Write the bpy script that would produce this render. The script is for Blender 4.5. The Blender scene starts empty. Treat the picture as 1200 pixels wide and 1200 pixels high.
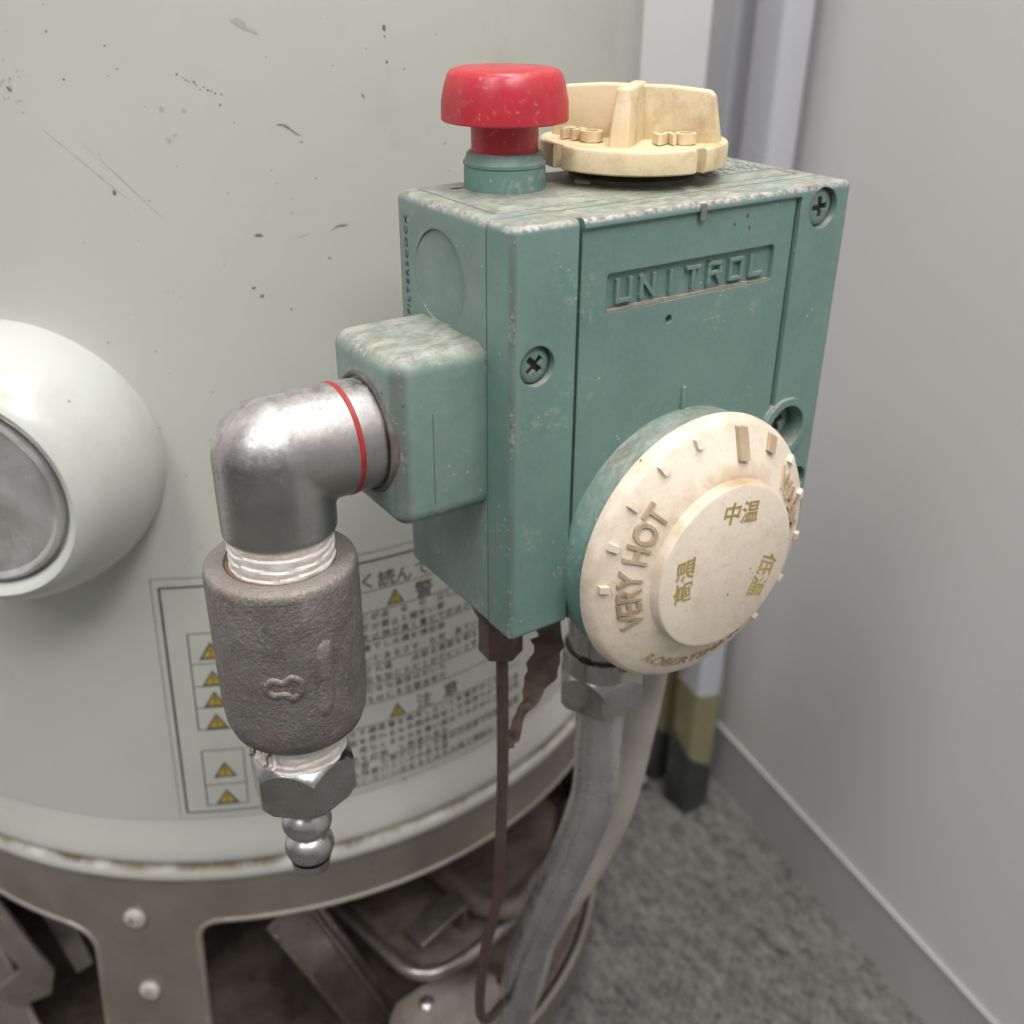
import bpy, bmesh, math, random
import numpy as np
from mathutils import Vector, Matrix

random.seed(7)
rng = np.random.default_rng(7)
SC = bpy.context.scene
COL = SC.collection
R = math.radians
FLOOR = -450.0            # all coordinates below are millimetres; z = 0 is near the top of the control box

# ------------------------------------------------------------------ camera
def cam_axes(yaw, pitch, roll):
    f = Vector((math.sin(yaw) * math.cos(pitch), math.cos(yaw) * math.cos(pitch), -math.sin(pitch)))
    r = f.cross(Vector((0, 0, 1))).normalized()
    u = r.cross(f)
    return r * math.cos(roll) + u * math.sin(roll), u * math.cos(roll) - r * math.sin(roll), f

cam_d = bpy.data.cameras.new('camera')
cam = bpy.data.objects.new('camera', cam_d)
COL.objects.link(cam)
r_, u_, f_ = cam_axes(0.59449454, 0.48537382, 0.00670077)
m = Matrix((r_, u_, -f_)).transposed().to_4x4()
m.translation = Vector((-0.1106389, -0.1642335, 0.0489727 - FLOOR / 1000))
cam.matrix_world = m
cam_d.sensor_width = 36
cam_d.lens = 36 * 1210.5 / 1200
cam_d.clip_start = 0.01
cam_d.clip_end = 60
cam_d.dof.use_dof = True
cam_d.dof.focus_distance = 0.225
cam_d.dof.aperture_fstop = 15.0
SC.camera = cam

# ------------------------------------------------------------------ room light
W = bpy.data.worlds.new('World')
SC.world = W
W.use_nodes = True
bg = W.node_tree.nodes['Background']
bg.inputs['Color'].default_value = (0.93, 0.96, 1.0, 1)
bg.inputs['Strength'].default_value = 0.33

def area(name, loc, target, sx, sy, power, col):
    d = bpy.data.lights.new(name, 'AREA')
    d.shape = 'RECTANGLE'
    d.size, d.size_y, d.energy, d.color = sx, sy, power, col
    o = bpy.data.objects.new(name, d)
    COL.objects.link(o)
    o.location = loc
    o.rotation_euler = (Vector(target) - Vector(loc)).to_track_quat('-Z', 'Y').to_euler()
    return o

area('ceiling_lamp', (-0.85, -0.35, 1.75), (0.1, 0.1, 0.4), 0.3, 1.2, 12, (1.0, 0.985, 0.965))
area('ceiling_lamp', (0.16, -0.10, 1.6), (0.16, 0.08, 0.0), 0.3, 1.2, 14.5, (1.0, 0.985, 0.965))
area('ceiling_lamp', (0.10, -1.00, 1.75), (0.10, 0.1, 0.45), 1.3, 0.35, 23, (1.0, 0.985, 0.965))

SC.view_settings.view_transform = 'Standard'
SC.view_settings.look = 'None'
SC.view_settings.exposure = 0.17
SC.view_settings.gamma = 1
SC.view_settings.use_curve_mapping = False
SC.cycles.max_bounces = 5
SC.cycles.diffuse_bounces = 3
SC.cycles.glossy_bounces = 3
SC.cycles.use_adaptive_sampling = True
SC.cycles.adaptive_threshold = 0.03

# ------------------------------------------------------------------ material helpers
class NT:
    def __init__(s, name):
        s.m = bpy.data.materials.new(name)
        s.m.use_nodes = True
        s.t = s.m.node_tree
        s.t.nodes.clear()
        s.out = s.t.nodes.new('ShaderNodeOutputMaterial')
        s.b = s.n('ShaderNodeBsdfPrincipled')
        s.t.links.new(s.b.outputs[0], s.out.inputs[0])
        s.co = s.n('ShaderNodeTexCoord').outputs['Object']

    def n(s, typ, **kw):
        nd = s.t.nodes.new(typ)
        for k, v in kw.items():
            setattr(nd, k, v)
        return nd

    def put(s, sock, v):
        if isinstance(v, bpy.types.NodeSocket):
            s.t.links.new(v, sock)
        elif isinstance(v, (tuple, list)):
            v = tuple(v)
            if sock.type == 'RGBA' and len(v) == 3:
                v = v + (1,)
            sock.default_value = v
        else:
            sock.default_value = v

    def noise(s, scale, detail=3, rough=0.55, co=None, dist=0.0):
        nd = s.n('ShaderNodeTexNoise')
        s.put(nd.inputs['Vector'], co or s.co)
        nd.inputs['Scale'].default_value = scale
        nd.inputs['Detail'].default_value = detail
        nd.inputs['Roughness'].default_value = rough
        nd.inputs['Distortion'].default_value = dist
        return nd.outputs['Fac']

    def voro(s, scale, out='Distance', co=None):
        nd = s.n('ShaderNodeTexVoronoi')
        s.put(nd.inputs['Vector'], co or s.co)
        nd.inputs['Scale'].default_value = scale
        return nd.outputs[out]

    def mapr(s, v, a, b, c=0.0, d=1.0):
        nd = s.n('ShaderNodeMapRange')
        s.put(nd.inputs[0], v)
        for i, x in enumerate((a, b, c, d)):
            nd.inputs[1 + i].default_value = x
        return nd.outputs[0]

    def math(s, op, a, b=0.0):
        nd = s.n('ShaderNodeMath', operation=op)
        s.put(nd.inputs[0], a)
        s.put(nd.inputs[1], b)
        nd.use_clamp = op in ('ADD', 'MULTIPLY', 'SUBTRACT', 'MAXIMUM')
        return nd.outputs[0]

    def mix(s, f, a, b):
        nd = s.n('ShaderNodeMix', data_type='RGBA')
        s.put(nd.inputs[0], f)
        s.put(nd.inputs[6], a)
        s.put(nd.inputs[7], b)
        return nd.outputs[2]

    def xyz(s, src=None):
        nd = s.n('ShaderNodeSeparateXYZ')
        s.put(nd.inputs[0], src or s.co)
        return nd.outputs

    def scaled(s, v):
        nd = s.n('ShaderNodeMapping')
        s.put(nd.inputs[0], s.co)
        nd.inputs['Scale'].default_value = v
        return nd.outputs[0]

    def normal(s, height=None, strength=0.3, dist=0.001, bevel=0.0):
        nrm = None
        if bevel:
            bv = s.n('ShaderNodeBevel', samples=3)
            bv.inputs['Radius'].default_value = bevel
            nrm = bv.outputs[0]
        if height is not None:
            bp = s.n('ShaderNodeBump')
            bp.inputs['Strength'].default_value = strength
            bp.inputs['Distance'].default_value = dist
            s.put(bp.inputs['Height'], height)
            if nrm:
                s.put(bp.inputs['Normal'], nrm)
            nrm = bp.outputs[0]
        s.put(s.b.inputs['Normal'], nrm)

    def edge(s, radius):
        """1 on convex/concave edges, 0 on flats"""
        bv = s.n('ShaderNodeBevel', samples=6)
        bv.inputs['Radius'].default_value = radius
        g = s.n('ShaderNodeNewGeometry')
        d = s.n('ShaderNodeVectorMath', operation='DOT_PRODUCT')
        s.put(d.inputs[0], bv.outputs[0])
        s.put(d.inputs[1], g.outputs['Normal'])
        return s.mapr(d.outputs['Value'], 0.995, 0.8)

    def up(s):
        g = s.n('ShaderNodeNewGeometry')
        return s.xyz(g.outputs['Normal'])[2]

    def done(s, color, rough, metal=0.0, spec=None, coat=None):
        s.put(s.b.inputs['Base Color'], color)
        s.put(s.b.inputs['Roughness'], rough)
        s.put(s.b.inputs['Metallic'], metal)
        if spec is not None:
            s.b.inputs['Specular IOR Level'].default_value = spec
        if coat:
            s.b.inputs['Coat Weight'].default_value = coat
        return s.m

def simple(name, c1, c2, scale, rough, metal=0.0, bump=0.0, bscale=None, bevel=0.0, rvar=0.1, spec=None):
    t = NT(name)
    bevel = 0.0
    n = t.noise(scale, 4)
    f = t.mapr(n, 0.35, 0.65)
    t.normal(t.noise(bscale or scale * 4, 4) if bump else None, bump, 0.0006, bevel) if (bump or bevel) else None
    return t.done(t.mix(f, c1, c2), t.mapr(t.noise(scale * 2.3, 3), 0.3, 0.7, rough - rvar, rough + rvar), metal, spec)

MAT = {}

def mat_teal(name, dustiness=1.0, wear=1.0, box=True, film=0.0):
    t = NT(name)
    base = t.mix(t.mapr(t.noise(60, 4), 0.3, 0.7), (0.115, 0.212, 0.186), (0.142, 0.248, 0.218))
    base = t.mix(t.mapr(t.noise(900, 3), 0.45, 0.75, 0, 0.35), base, (0.20, 0.27, 0.24))
    # pale scuffs and oxide clumps
    cl = t.mapr(t.noise(48, 5, 0.7), 0.54, 0.66)
    fi = t.mapr(t.noise(520, 5, 0.75), 0.50, 0.62)
    scuff = t.math('MULTIPLY', t.math('MULTIPLY', cl, fi), 0.38 * wear)
    base = t.mix(scuff, base, (0.47, 0.47, 0.43))
    if film:
        base = t.mix(t.math('MULTIPLY', t.mapr(t.noise(160, 5, 0.7), 0.32, 0.68, 0.25, 1.0), film), base, (0.30, 0.305, 0.27))
    # pin-prick chips
    v = t.voro(420)
    pick = t.mapr(t.noise(90, 2), 0.59, 0.62)
    chip = t.math('MULTIPLY', t.mapr(v, 0.15, 0.08), pick)
    base = t.mix(t.math('MULTIPLY', chip, 0.6), base, (0.55, 0.56, 0.52))
    v2 = t.voro(240, co=t.scaled((1.3, 1.1, 1.0)))
    pick2 = t.mapr(t.noise(61, 2), 0.64, 0.66)
    base = t.mix(t.math('MULTIPLY', t.mapr(v2, 0.14, 0.08), pick2), base, (0.05, 0.05, 0.04))
    # dust settled and scratched about on upward faces
    upn = t.mapr(t.up(), 0.30, 0.85)
    du = t.math('MULTIPLY', upn, t.mapr(t.noise(120, 5, 0.65), 0.34, 0.66, 0.45, 0.95))
    st = t.noise(260, 5, 0.7, co=t.scaled((0.8, 1.25, 1)), dist=0.6)
    dcol = t.mix(t.mapr(st, 0.38, 0.62), (0.20, 0.18, 0.135), (0.40, 0.395, 0.345))
    base = t.mix(t.math('MULTIPLY', du, dustiness), base, dcol)
    br = t.math('MULTIPLY', t.math('MULTIPLY', upn, t.mapr(t.noise(75, 4, 0.6), 0.55, 0.68)), t.mapr(st, 0.62, 0.42))
    base = t.mix(t.math('MULTIPLY', br, 0.7 * dustiness), base, (0.20, 0.145, 0.08))
    met = 0.0
    if box:
        g = t.n('ShaderNodeNewGeometry')
        ab = t.n('ShaderNodeVectorMath', operation='ABSOLUTE')
        t.put(ab.inputs[0], g.outputs['Normal'])
        nx_, ny_, nz_ = t.xyz(ab.outputs[0])
        mx = t.math('MAXIMUM', t.math('MAXIMUM', nx_, ny_), nz_)
        e = t.mapr(mx, 0.985, 0.90)
        topm = t.mapr(t.xyz()[2], 0.085, 0.0945)
        # dark reflection on the upright rounded edges, painted into the colour
        edge_refl = t.mapr(t.math('MULTIPLY', nx_, ny_), 0.10, 0.38)
        edge_refl = t.math('MULTIPLY', edge_refl, t.mapr(t.noise(70, 4), 0.30, 0.60, 0.25, 0.75))
        base = t.mix(edge_refl, base, (0.115, 0.125, 0.105))
        f1 = t.noise(420, 5, 0.75)
        frontm = t.mapr(t.xyz()[1], -0.019, -0.0225, 0.25, 1.0)
        f2 = t.math('ADD', t.math('MULTIPLY', t.noise(75, 5, 0.65), 0.55), t.math('MULTIPLY', t.math('MULTIPLY', topm, frontm), 0.10))
        en = t.math('MULTIPLY', e, t.mapr(t.math('ADD', t.math('MULTIPLY', f1, 0.5), f2), 0.55, 0.63))
        en = t.math('MULTIPLY', en, min(1.0, 0.9 * wear))
        base = t.mix(en, base, t.mix(t.mapr(t.noise(800, 3), 0.35, 0.65), (0.25, 0.22, 0.205), (0.66, 0.63, 0.60)))
        met = t.math('MULTIPLY', en, 0.8)
    h = t.math('ADD', t.math('MULTIPLY', t.noise(1500, 3), 0.4), t.math('MULTIPLY', t.noise(300, 3), 0.6))
    t.normal(h, 0.25, 0.0003, 0.0004 if box else 0)
    return t.done(base, t.mapr(t.noise(70, 3), 0.3, 0.7, 0.38, 0.58), met, 0.4)

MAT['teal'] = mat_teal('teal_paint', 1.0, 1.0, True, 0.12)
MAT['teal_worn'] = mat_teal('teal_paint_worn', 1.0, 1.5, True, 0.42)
MAT['teal_round'] = mat_teal('teal_paint_turned', 0.8, 1.7, False)

def mat_cream(name, a, b, grime, gcol, ring=False):
    t = NT(name)
    base = t.mix(t.mapr(t.noise(55, 4), 0.3, 0.7), a, b)
    base = t.mix(t.mapr(t.noise(1400, 2), 0.5, 0.8, 0, 0.16), base, (0.30, 0.20, 0.10))
    g = t.math('MULTIPLY', t.mapr(t.noise(95, 5, 0.7), 0.5, 0.68), grime)
    base = t.mix(g, base, gcol)
    if ring:                                   # brown grime gathered round the foot of the hub, and finger dirt on the rim
        x_, y_, z_ = t.xyz()
        cx = t.n('ShaderNodeCombineXYZ')
        for k_, (sk_, off) in enumerate(((x_, 0.0002), (z_, -0.0144))):
            ad = t.n('ShaderNodeMath', operation='ADD')
            t.put(ad.inputs[0], sk_)
            ad.inputs[1].default_value = off
            t.put(cx.inputs[k_], ad.outputs[0])
        ln_ = t.n('ShaderNodeVectorMath', operation='LENGTH')
        t.put(ln_.inputs[0], cx.outputs[0])
        rr_ = ln_.outputs['Value']
        band = t.math('MULTIPLY', t.mapr(rr_, 0.0256, 0.0216), t.mapr(rr_, 0.0205, 0.0212))
        band = t.math('MULTIPLY', band, t.mapr(t.noise(48, 4, 0.6), 0.42, 0.66, 0.05, 0.75))
        base = t.mix(band, base, (0.36, 0.21, 0.09))
        out_ = t.math('MULTIPLY', t.mapr(rr_, 0.0300, 0.0340), t.mapr(t.noise(130, 5, 0.7), 0.42, 0.66, 0, 0.5))
        base = t.mix(out_, base, (0.46, 0.36, 0.25))
        base = t.mix(t.mapr(t.noise(420, 5, 0.75), 0.54, 0.70, 0, 0.30), base, (0.42, 0.32, 0.21))
    v = t.voro(260)
    base = t.mix(t.math('MULTIPLY', t.mapr(v, 0.09, 0.06), t.mapr(t.noise(70, 2), 0.62, 0.64)), base, (0.10, 0.06, 0.03))
    t.normal(t.noise(700, 3), 0.12, 0.0003)
    return t.done(base, t.mapr(t.noise(80, 3), 0.3, 0.7, 0.36, 0.56), 0, 0.4)

MAT['cream'] = mat_cream('cream_plastic', (0.78, 0.685, 0.57), (0.73, 0.63, 0.505), 0.30, (0.50, 0.36, 0.22), True)
MAT['yellow_cream'] = mat_cream('yellowed_cream_plastic', (0.73, 0.61, 0.41), (0.66, 0.53, 0.33), 0.55, (0.36, 0.24, 0.12))
MAT['cream_letter'] = mat_cream('grimy_cream_lettering', (0.36, 0.265, 0.165), (0.48, 0.375, 0.255), 0.7, (0.20, 0.14, 0.08))
MAT['gold_ink'] = simple('olive_gold_ink', (0.33, 0.25, 0.07), (0.42, 0.33, 0.13), 500, 0.5)

t = NT('red_plastic')
c = t.mix(t.mapr(t.noise(90, 4), 0.35, 0.65), (0.48, 0.026, 0.038), (0.40, 0.022, 0.032))
c = t.mix(t.math('MULTIPLY', t.mapr(t.noise(600, 5, 0.7), 0.58, 0.68), 0.35), c, (0.55, 0.30, 0.28))
t.normal(t.noise(500, 3), 0.06, 0.0003)
MAT['red'] = t.done(c, t.mapr(t.noise(160, 4), 0.3, 0.7, 0.24, 0.42), 0, 0.5)

# jacket enamel of the tank
def mat_enamel(name, rust=False):
    t = NT(name)
    base = t.mix(t.mapr(t.noise(7, 4), 0.3, 0.7), (0.55, 0.545, 0.49), (0.495, 0.492, 0.445))
    sm = t.math('MULTIPLY', t.mapr(t.noise(38, 6, 0.7), 0.52, 0.76), t.mapr(t.noise(9, 3), 0.40, 0.65))
    base = t.mix(t.math('MULTIPLY', sm, 0.55), base, (0.33, 0.30, 0.24))
    for sc, sel, r0, k in ((60, 0.60, 0.075, 0.75), (140, 0.61, 0.085, 0.8), (33, 0.60, 0.05, 0.6)):
        wob = t.n('ShaderNodeVectorMath', operation='ADD')
        nz = t.n('ShaderNodeTexNoise')
        t.put(nz.inputs['Vector'], t.co)
        nz.inputs['Scale'].default_value = 400
        mm = t.n('ShaderNodeVectorMath', operation='SCALE')
        t.put(mm.inputs[0], nz.outputs['Color'])
        mm.inputs['Scale'].default_value = 0.0035
        t.put(wob.inputs[0], t.co)
        t.put(wob.inputs[1], mm.outputs[0])
        v = t.voro(sc, co=wob.outputs[0])
        p = t.mapr(t.noise(sc * 0.45, 2), sel, sel + 0.02)
        base = t.mix(t.math('MULTIPLY', t.math('MULTIPLY', t.mapr(v, r0, r0 * 0.5), p), k), base, (0.09, 0.075, 0.055))
    if rust:
        z = t.xyz()[2]
        zr = (-243.6 - FLOOR) / 1000
        d = t.math('ABSOLUTE', t.math('SUBTRACT', z, zr))
        nd = t.n('ShaderNodeMath', operation='SUBTRACT')
        t.put(nd.inputs[0], z)
        nd.inputs[1].default_value = zr
        ab = t.n('ShaderNodeMath', operation='ABSOLUTE')
        t.put(ab.inputs[0], nd.outputs[0])
        band = t.mapr(ab.outputs[0], 0.003, 0.0006)
        band = t.math('MULTIPLY', band, t.mapr(t.noise(48, 5, 0.7), 0.40, 0.60))
        base = t.mix(t.math('MULTIPLY', band, 0.9), base, (0.13, 0.085, 0.04))
    t.normal(t.noise(160, 3), 0.05, 0.0004)
    return t.done(base, t.mapr(t.noise(20, 4), 0.3, 0.7, 0.30, 0.42), 0, 0.45)

MAT['enamel'] = mat_enamel('tank_enamel')
MAT['enamel_rust'] = mat_enamel('rim_enamel', True)
t = NT('glossy_white_dome')
c = t.mix(t.mapr(t.noise(30, 5, 0.65), 0.5, 0.75, 0, 0.5), (0.56, 0.57, 0.525), (0.42, 0.395, 0.325))
c = t.mix(t.math('MULTIPLY', t.mapr(t.voro(110), 0.07, 0.04), t.mapr(t.noise(40, 2), 0.6, 0.62)), c, (0.08, 0.06, 0.04))
t.normal(t.noise(60, 2), 0.04, 0.0006)
MAT['dome'] = t.done(c, 0.2, 0, 0.5)
MAT['rivet'] = simple('worn_painted_screw', (0.52, 0.49, 0.44), (0.42, 0.39, 0.34), 300, 0.4, 0.2)
MAT['disc'] = simple('satin_steel_disc', (0.66, 0.645, 0.63), (0.46, 0.445, 0.43), 90, 0.34, 0.6, 0.15, 500)
MAT['skirt'] = simple('skirt_steel', (0.25, 0.23, 0.19), (0.34, 0.315, 0.265), 25, 0.36, 0.6, 0.08, 200, 0.0006)
MAT['rolled'] = simple('rolled_steel_edge', (0.23, 0.21, 0.175), (0.31, 0.285, 0.24), 40, 0.4, 0.3, 0.08, 200)
MAT['marks'] = simple('dark_chip', (0.13, 0.11, 0.08), (0.25, 0.215, 0.16), 300, 0.7)
MAT['smudge'] = simple('grey_smudge', (0.38, 0.365, 0.315), (0.46, 0.445, 0.39), 300, 0.6)
MAT['sticker'] = simple('sticker_paper', (0.54, 0.535, 0.475), (0.49, 0.485, 0.435), 30, 0.4, 0, 0.03)
MAT['ink'] = simple('sticker_ink', (0.075, 0.075, 0.07), (0.12, 0.12, 0.11), 400, 0.5)
MAT['fine_ink'] = simple('fine_sticker_ink', (0.085, 0.08, 0.075), (0.17, 0.165, 0.155), 200, 0.5)
MAT['warn_yellow'] = simple('warning_yellow', (0.50, 0.36, 0.03), (0.42, 0.30, 0.03), 300, 0.5)

# chrome elbow with pitting
t = NT('pitted_nickel')
pit = t.mapr(t.noise(900, 3, 0.6), 0.53, 0.62)
clu = t.mapr(t.noise(70, 4), 0.36, 0.56)
pit = t.math('MULTIPLY', pit, clu)
c = t.mix(t.mapr(t.noise(120, 4), 0.3, 0.7), (0.47, 0.455, 0.445), (0.37, 0.355, 0.35))
c = t.mix(t.math('MULTIPLY', pit, 0.32), c, (0.22, 0.195, 0.18))
dst = t.math('MULTIPLY', t.mapr(t.up(), 0.1, 0.9), t.mapr(t.noise(300, 5, 0.7), 0.35, 0.7))
c = t.mix(t.math('MULTIPLY', dst, 0.5), c, (0.46, 0.43, 0.405))
t.normal(t.math('ADD', t.math('MULTIPLY', t.noise(1200, 3), 0.5), t.math('MULTIPLY', t.noise(120, 2), 0.5)), 0.2, 0.0004)
ro = t.math('ADD', t.mapr(t.noise(90, 4), 0.3, 0.7, 0.28, 0.40), t.math('MULTIPLY', pit, 0.22))
ro = t.math('ADD', ro, t.math('MULTIPLY', dst, 0.18))
MAT['nickel'] = t.done(c, ro, t.math('SUBTRACT', 1.0, t.math('MULTIPLY', dst, 0.4)))

t = NT('rough_cast_iron')
c = t.mix(t.mapr(t.noise(110, 5, 0.6), 0.3, 0.7), (0.14, 0.127, 0.117), (0.235, 0.218, 0.203))
c = t.mix(t.math('MULTIPLY', t.mapr(t.noise(900, 4, 0.7), 0.55, 0.68), 0.6), c, (0.36, 0.34, 0.32))
c = t.mix(t.math('MULTIPLY', t.mapr(t.noise(130, 5, 0.7), 0.56, 0.7), 0.5), c, (0.20, 0.13, 0.075))
dst = t.math('MULTIPLY', t.mapr(t.up(), 0.2, 0.9), 0.45)
c = t.mix(dst, c, (0.38, 0.34, 0.29))
t.normal(t.math('ADD', t.math('MULTIPLY', t.noise(1300, 4), 0.5), t.math('MULTIPLY', t.noise(350, 4), 0.5)), 1.0, 0.0008)
MAT['iron'] = t.done(c, t.mapr(t.noise(300, 4), 0.3, 0.7, 0.46, 0.68), 0.4, 0.4)

MAT['steel'] = simple('dull_plated_steel', (0.43, 0.42, 0.405), (0.33, 0.32, 0.31), 90, 0.24, 1.0, 0.05, 900, 0.0004)
MAT['barb'] = simple('bright_steel', (0.50, 0.49, 0.48), (0.40, 0.39, 0.385), 90, 0.30, 1.0, 0.1, 600, 0.0, 0.06)
MAT['tape'] = simple('white_thread_tape', (0.80, 0.76, 0.71), (0.68, 0.62, 0.56), 350, 0.55, 0, 0.4, 900)
MAT['rust'] = simple('thread_rust', (0.16, 0.085, 0.045), (0.26, 0.17, 0.11), 500, 0.8, 0, 0.5, 1500)
MAT['redpaint'] = simple('red_marker_paint', (0.24, 0.012, 0.014), (0.36, 0.03, 0.03), 400, 0.35)
MAT['brown'] = simple('brown_oxidised_brass', (0.075, 0.052, 0.042), (0.105, 0.072, 0.055), 120, 0.42, 0.45, 0.1, 800, 0.0003)
MAT['brown_rough'] = simple('grimy_sealant_and_shade', (0.085, 0.07, 0.06), (0.15, 0.125, 0.105), 250, 0.7, 0, 0.4, 700)
MAT['torn'] = simple('dark_brown_film', (0.075, 0.048, 0.034), (0.13, 0.085, 0.06), 260, 0.6, 0, 0.5, 500)
MAT['alu'] = simple('grey_aluminium_pipe', (0.52, 0.515, 0.51), (0.42, 0.415, 0.41), 60, 0.30, 0.85, 0.02, 300)
MAT['hose'] = simple('translucent_grey_hose', (0.38, 0.35, 0.315), (0.31, 0.285, 0.26), 60, 0.42, 0, 0.06, 200)
MAT['darkhole'] = simple('dark_grime', (0.02, 0.017, 0.014), (0.035, 0.028, 0.022), 300, 0.8)
MAT['wall'] = simple('painted_partition', (0.66, 0.645, 0.635), (0.645, 0.63, 0.62), 9, 0.45, 0, 0.04, 700)
MAT['wall_back'] = simple('cream_back_wall', (0.88, 0.845, 0.83), (0.86, 0.825, 0.81), 3, 0.6)
MAT['skirting'] = simple('grey_vinyl_skirting', (0.47, 0.455, 0.445), (0.43, 0.415, 0.405), 12, 0.5)
MAT['skirting_cap'] = simple('pale_skirting_cap', (0.40, 0.39, 0.38), (0.37, 0.36, 0.35), 12, 0.45)
MAT['pole'] = simple('lavender_grey_tube', (0.60, 0.60, 0.65), (0.56, 0.56, 0.61), 8, 0.3, 0.25)
MAT['poletape'] = simple('yellowed_masking_tape', (0.27, 0.25, 0.135), (0.22, 0.20, 0.11), 60, 0.55)
MAT['rubber'] = simple('black_rubber', (0.035, 0.037, 0.036), (0.055, 0.056, 0.054), 60, 0.6)
MAT['plate'] = simple('pale_steel_plate', (0.55, 0.55, 0.50), (0.48, 0.48, 0.44), 40, 0.4)
MAT['burner'] = simple('sooty_steel', (0.24, 0.215, 0.195), (0.38, 0.345, 0.315), 45, 0.34, 0.8, 0.2, 300)
MAT['burner_lid'] = simple('stained_galvanised', (0.55, 0.50, 0.46), (0.30, 0.25, 0.21), 40, 0.40, 0.5, 0.25, 200)
MAT['rusty'] = simple('rusty_iron', (0.085, 0.066, 0.052), (0.17, 0.14, 0.115), 70, 0.75, 0.1, 0.4, 300)

t = NT('loop_carpet')
st = t.noise(34, 5, 0.65, co=t.scaled((2.6, 0.55, 1)))
c = t.mix(t.mapr(st, 0.36, 0.64), (0.072, 0.072, 0.068), (0.165, 0.163, 0.15))
c = t.mix(t.mapr(t.noise(190, 4, 0.7, co=t.scaled((1.3, 0.55, 1))), 0.35, 0.68, 0, 0.85), c, (0.225, 0.22, 0.203))
c = t.mix(t.mapr(t.noise(260, 4, 0.7, co=t.scaled((1.4, 0.5, 1))), 0.48, 0.66, 0, 0.65), c, (0.036, 0.036, 0.033))
t.normal(t.noise(900, 4), 0.6, 0.001)
MAT['carpet'] = t.done(c, 0.95, 0, 0.1)

# ------------------------------------------------------------------ mesh helpers (mm)
class MB:
    def __init__(s):
        s.v, s.f, s.mi = [], [], []

    def add(s, verts, faces, mi=0):
        o = len(s.v)
        s.v += [tuple(map(float, p)) for p in verts]
        s.f += [tuple(i + o for i in q) for q in faces]
        s.mi += [mi] * len(faces)
        return s

    def lathe(s, prof, c=(0, 0, 0), axis=(0, 0, 1), n=64, mi=0, ref=None, caps=True, a0=0.0, a1=2 * math.pi):
        ax = Vector(axis).normalized()
        if ref is None:
            ref = Vector((1, 0, 0)) if abs(ax.x) < 0.9 else Vector((0, 1, 0))
        e1 = (Vector(ref) - ax * Vector(ref).dot(ax)).normalized()
        e2 = ax.cross(e1)
        full = abs(a1 - a0 - 2 * math.pi) < 1e-6
        k = n if full else n + 1
        vs, fs = [], []
        for (r, h) in prof:
            for i in range(k):
                a = a0 + (a1 - a0) * i / n
                vs.append(Vector(c) + ax * h + (e1 * math.cos(a) + e2 * math.sin(a)) * r)
        for j in range(len(prof) - 1):
            for i in range(n):
                i2 = (i + 1) % k
                fs.append((j * k + i, j * k + i2, (j + 1) * k + i2, (j + 1) * k + i))
        if caps and full:
            if prof[0][0] > 1e-6:
                fs.append(tuple(range(k - 1, -1, -1)))
            if prof[-1][0] > 1e-6:
                fs.append(tuple((len(prof) - 1) * k + i for i in range(k)))
        return s.add(vs, fs, mi)

    def tube(s, pts, r, n=16, mi=0, caps=True):
        pts = [Vector(p) for p in pts]
        rs = r if isinstance(r, (list, tuple)) else [r] * len(pts)
        vs, fs = [], []
        t0 = (pts[1] - pts[0]).normalized()
        e1 = t0.orthogonal().normalized()
        for j, p in enumerate(pts):
            tg = (pts[min(j + 1, len(pts) - 1)] - pts[max(j - 1, 0)]).normalized()
            e1 = (e1 - tg * e1.dot(tg)).normalized()
            e2 = tg.cross(e1)
            for i in range(n):
                a = 2 * math.pi * i / n
                vs.append(p + (e1 * math.cos(a) + e2 * math.sin(a)) * rs[j])
        for j in range(len(pts) - 1):
            for i in range(n):
                i2 = (i + 1) % n
                fs.append((j * n + i, j * n + i2, (j + 1) * n + i2, (j + 1) * n + i))
        if caps:
            fs.append(tuple(range(n - 1, -1, -1)))
            fs.append(tuple((len(pts) - 1) * n + i for i in range(n)))
        return s.add(vs, fs, mi)

    def box(s, x0, x1, y0, y1, z0, z1, mi=0):
        vs = [(x, y, z) for x in (x0, x1) for y in (y0, y1) for z in (z0, z1)]
        fs = [(0, 1, 3, 2), (4, 6, 7, 5), (0, 4, 5, 1), (2, 3, 7, 6), (0, 2, 6, 4), (1, 5, 7, 3)]
        return s.add(vs, fs, mi)

    def prism(s, poly, d0, d1, frame, mi=0):
        """poly in 2D, frame = (origin, e1, e2, n)"""
        o, e1, e2, nn = [Vector(q) for q in frame]
        k = len(poly)
        vs = [o + e1 * a + e2 * b + nn * d0 for a, b in poly] + [o + e1 * a + e2 * b + nn * d1 for a, b in poly]
        fs = [tuple(range(k - 1, -1, -1)), tuple(range(k, 2 * k))]
        fs += [(i, (i + 1) % k, k + (i + 1) % k, k + i) for i in range(k)]
        return s.add(vs, fs, mi)

    def mesh(s, origin=(0, 0, 0), name='m'):
        me = bpy.data.meshes.new(name)
        v = (np.array(s.v) - np.array(origin)) * 0.001
        me.from_pydata(v.tolist(), [], s.f)
        bm = bmesh.new()
        bm.from_mesh(me)
        bmesh.ops.recalc_face_normals(bm, faces=bm.faces)
        bm.to_mesh(me)
        bm.free()
        return me

ORG = {}

def finish(me, smooth):
    if smooth:
        me.polygons.foreach_set('use_smooth', [True] * len(me.polygons))
        me.set_sharp_from_angle(angle=R(smooth))
    me.update()

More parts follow.
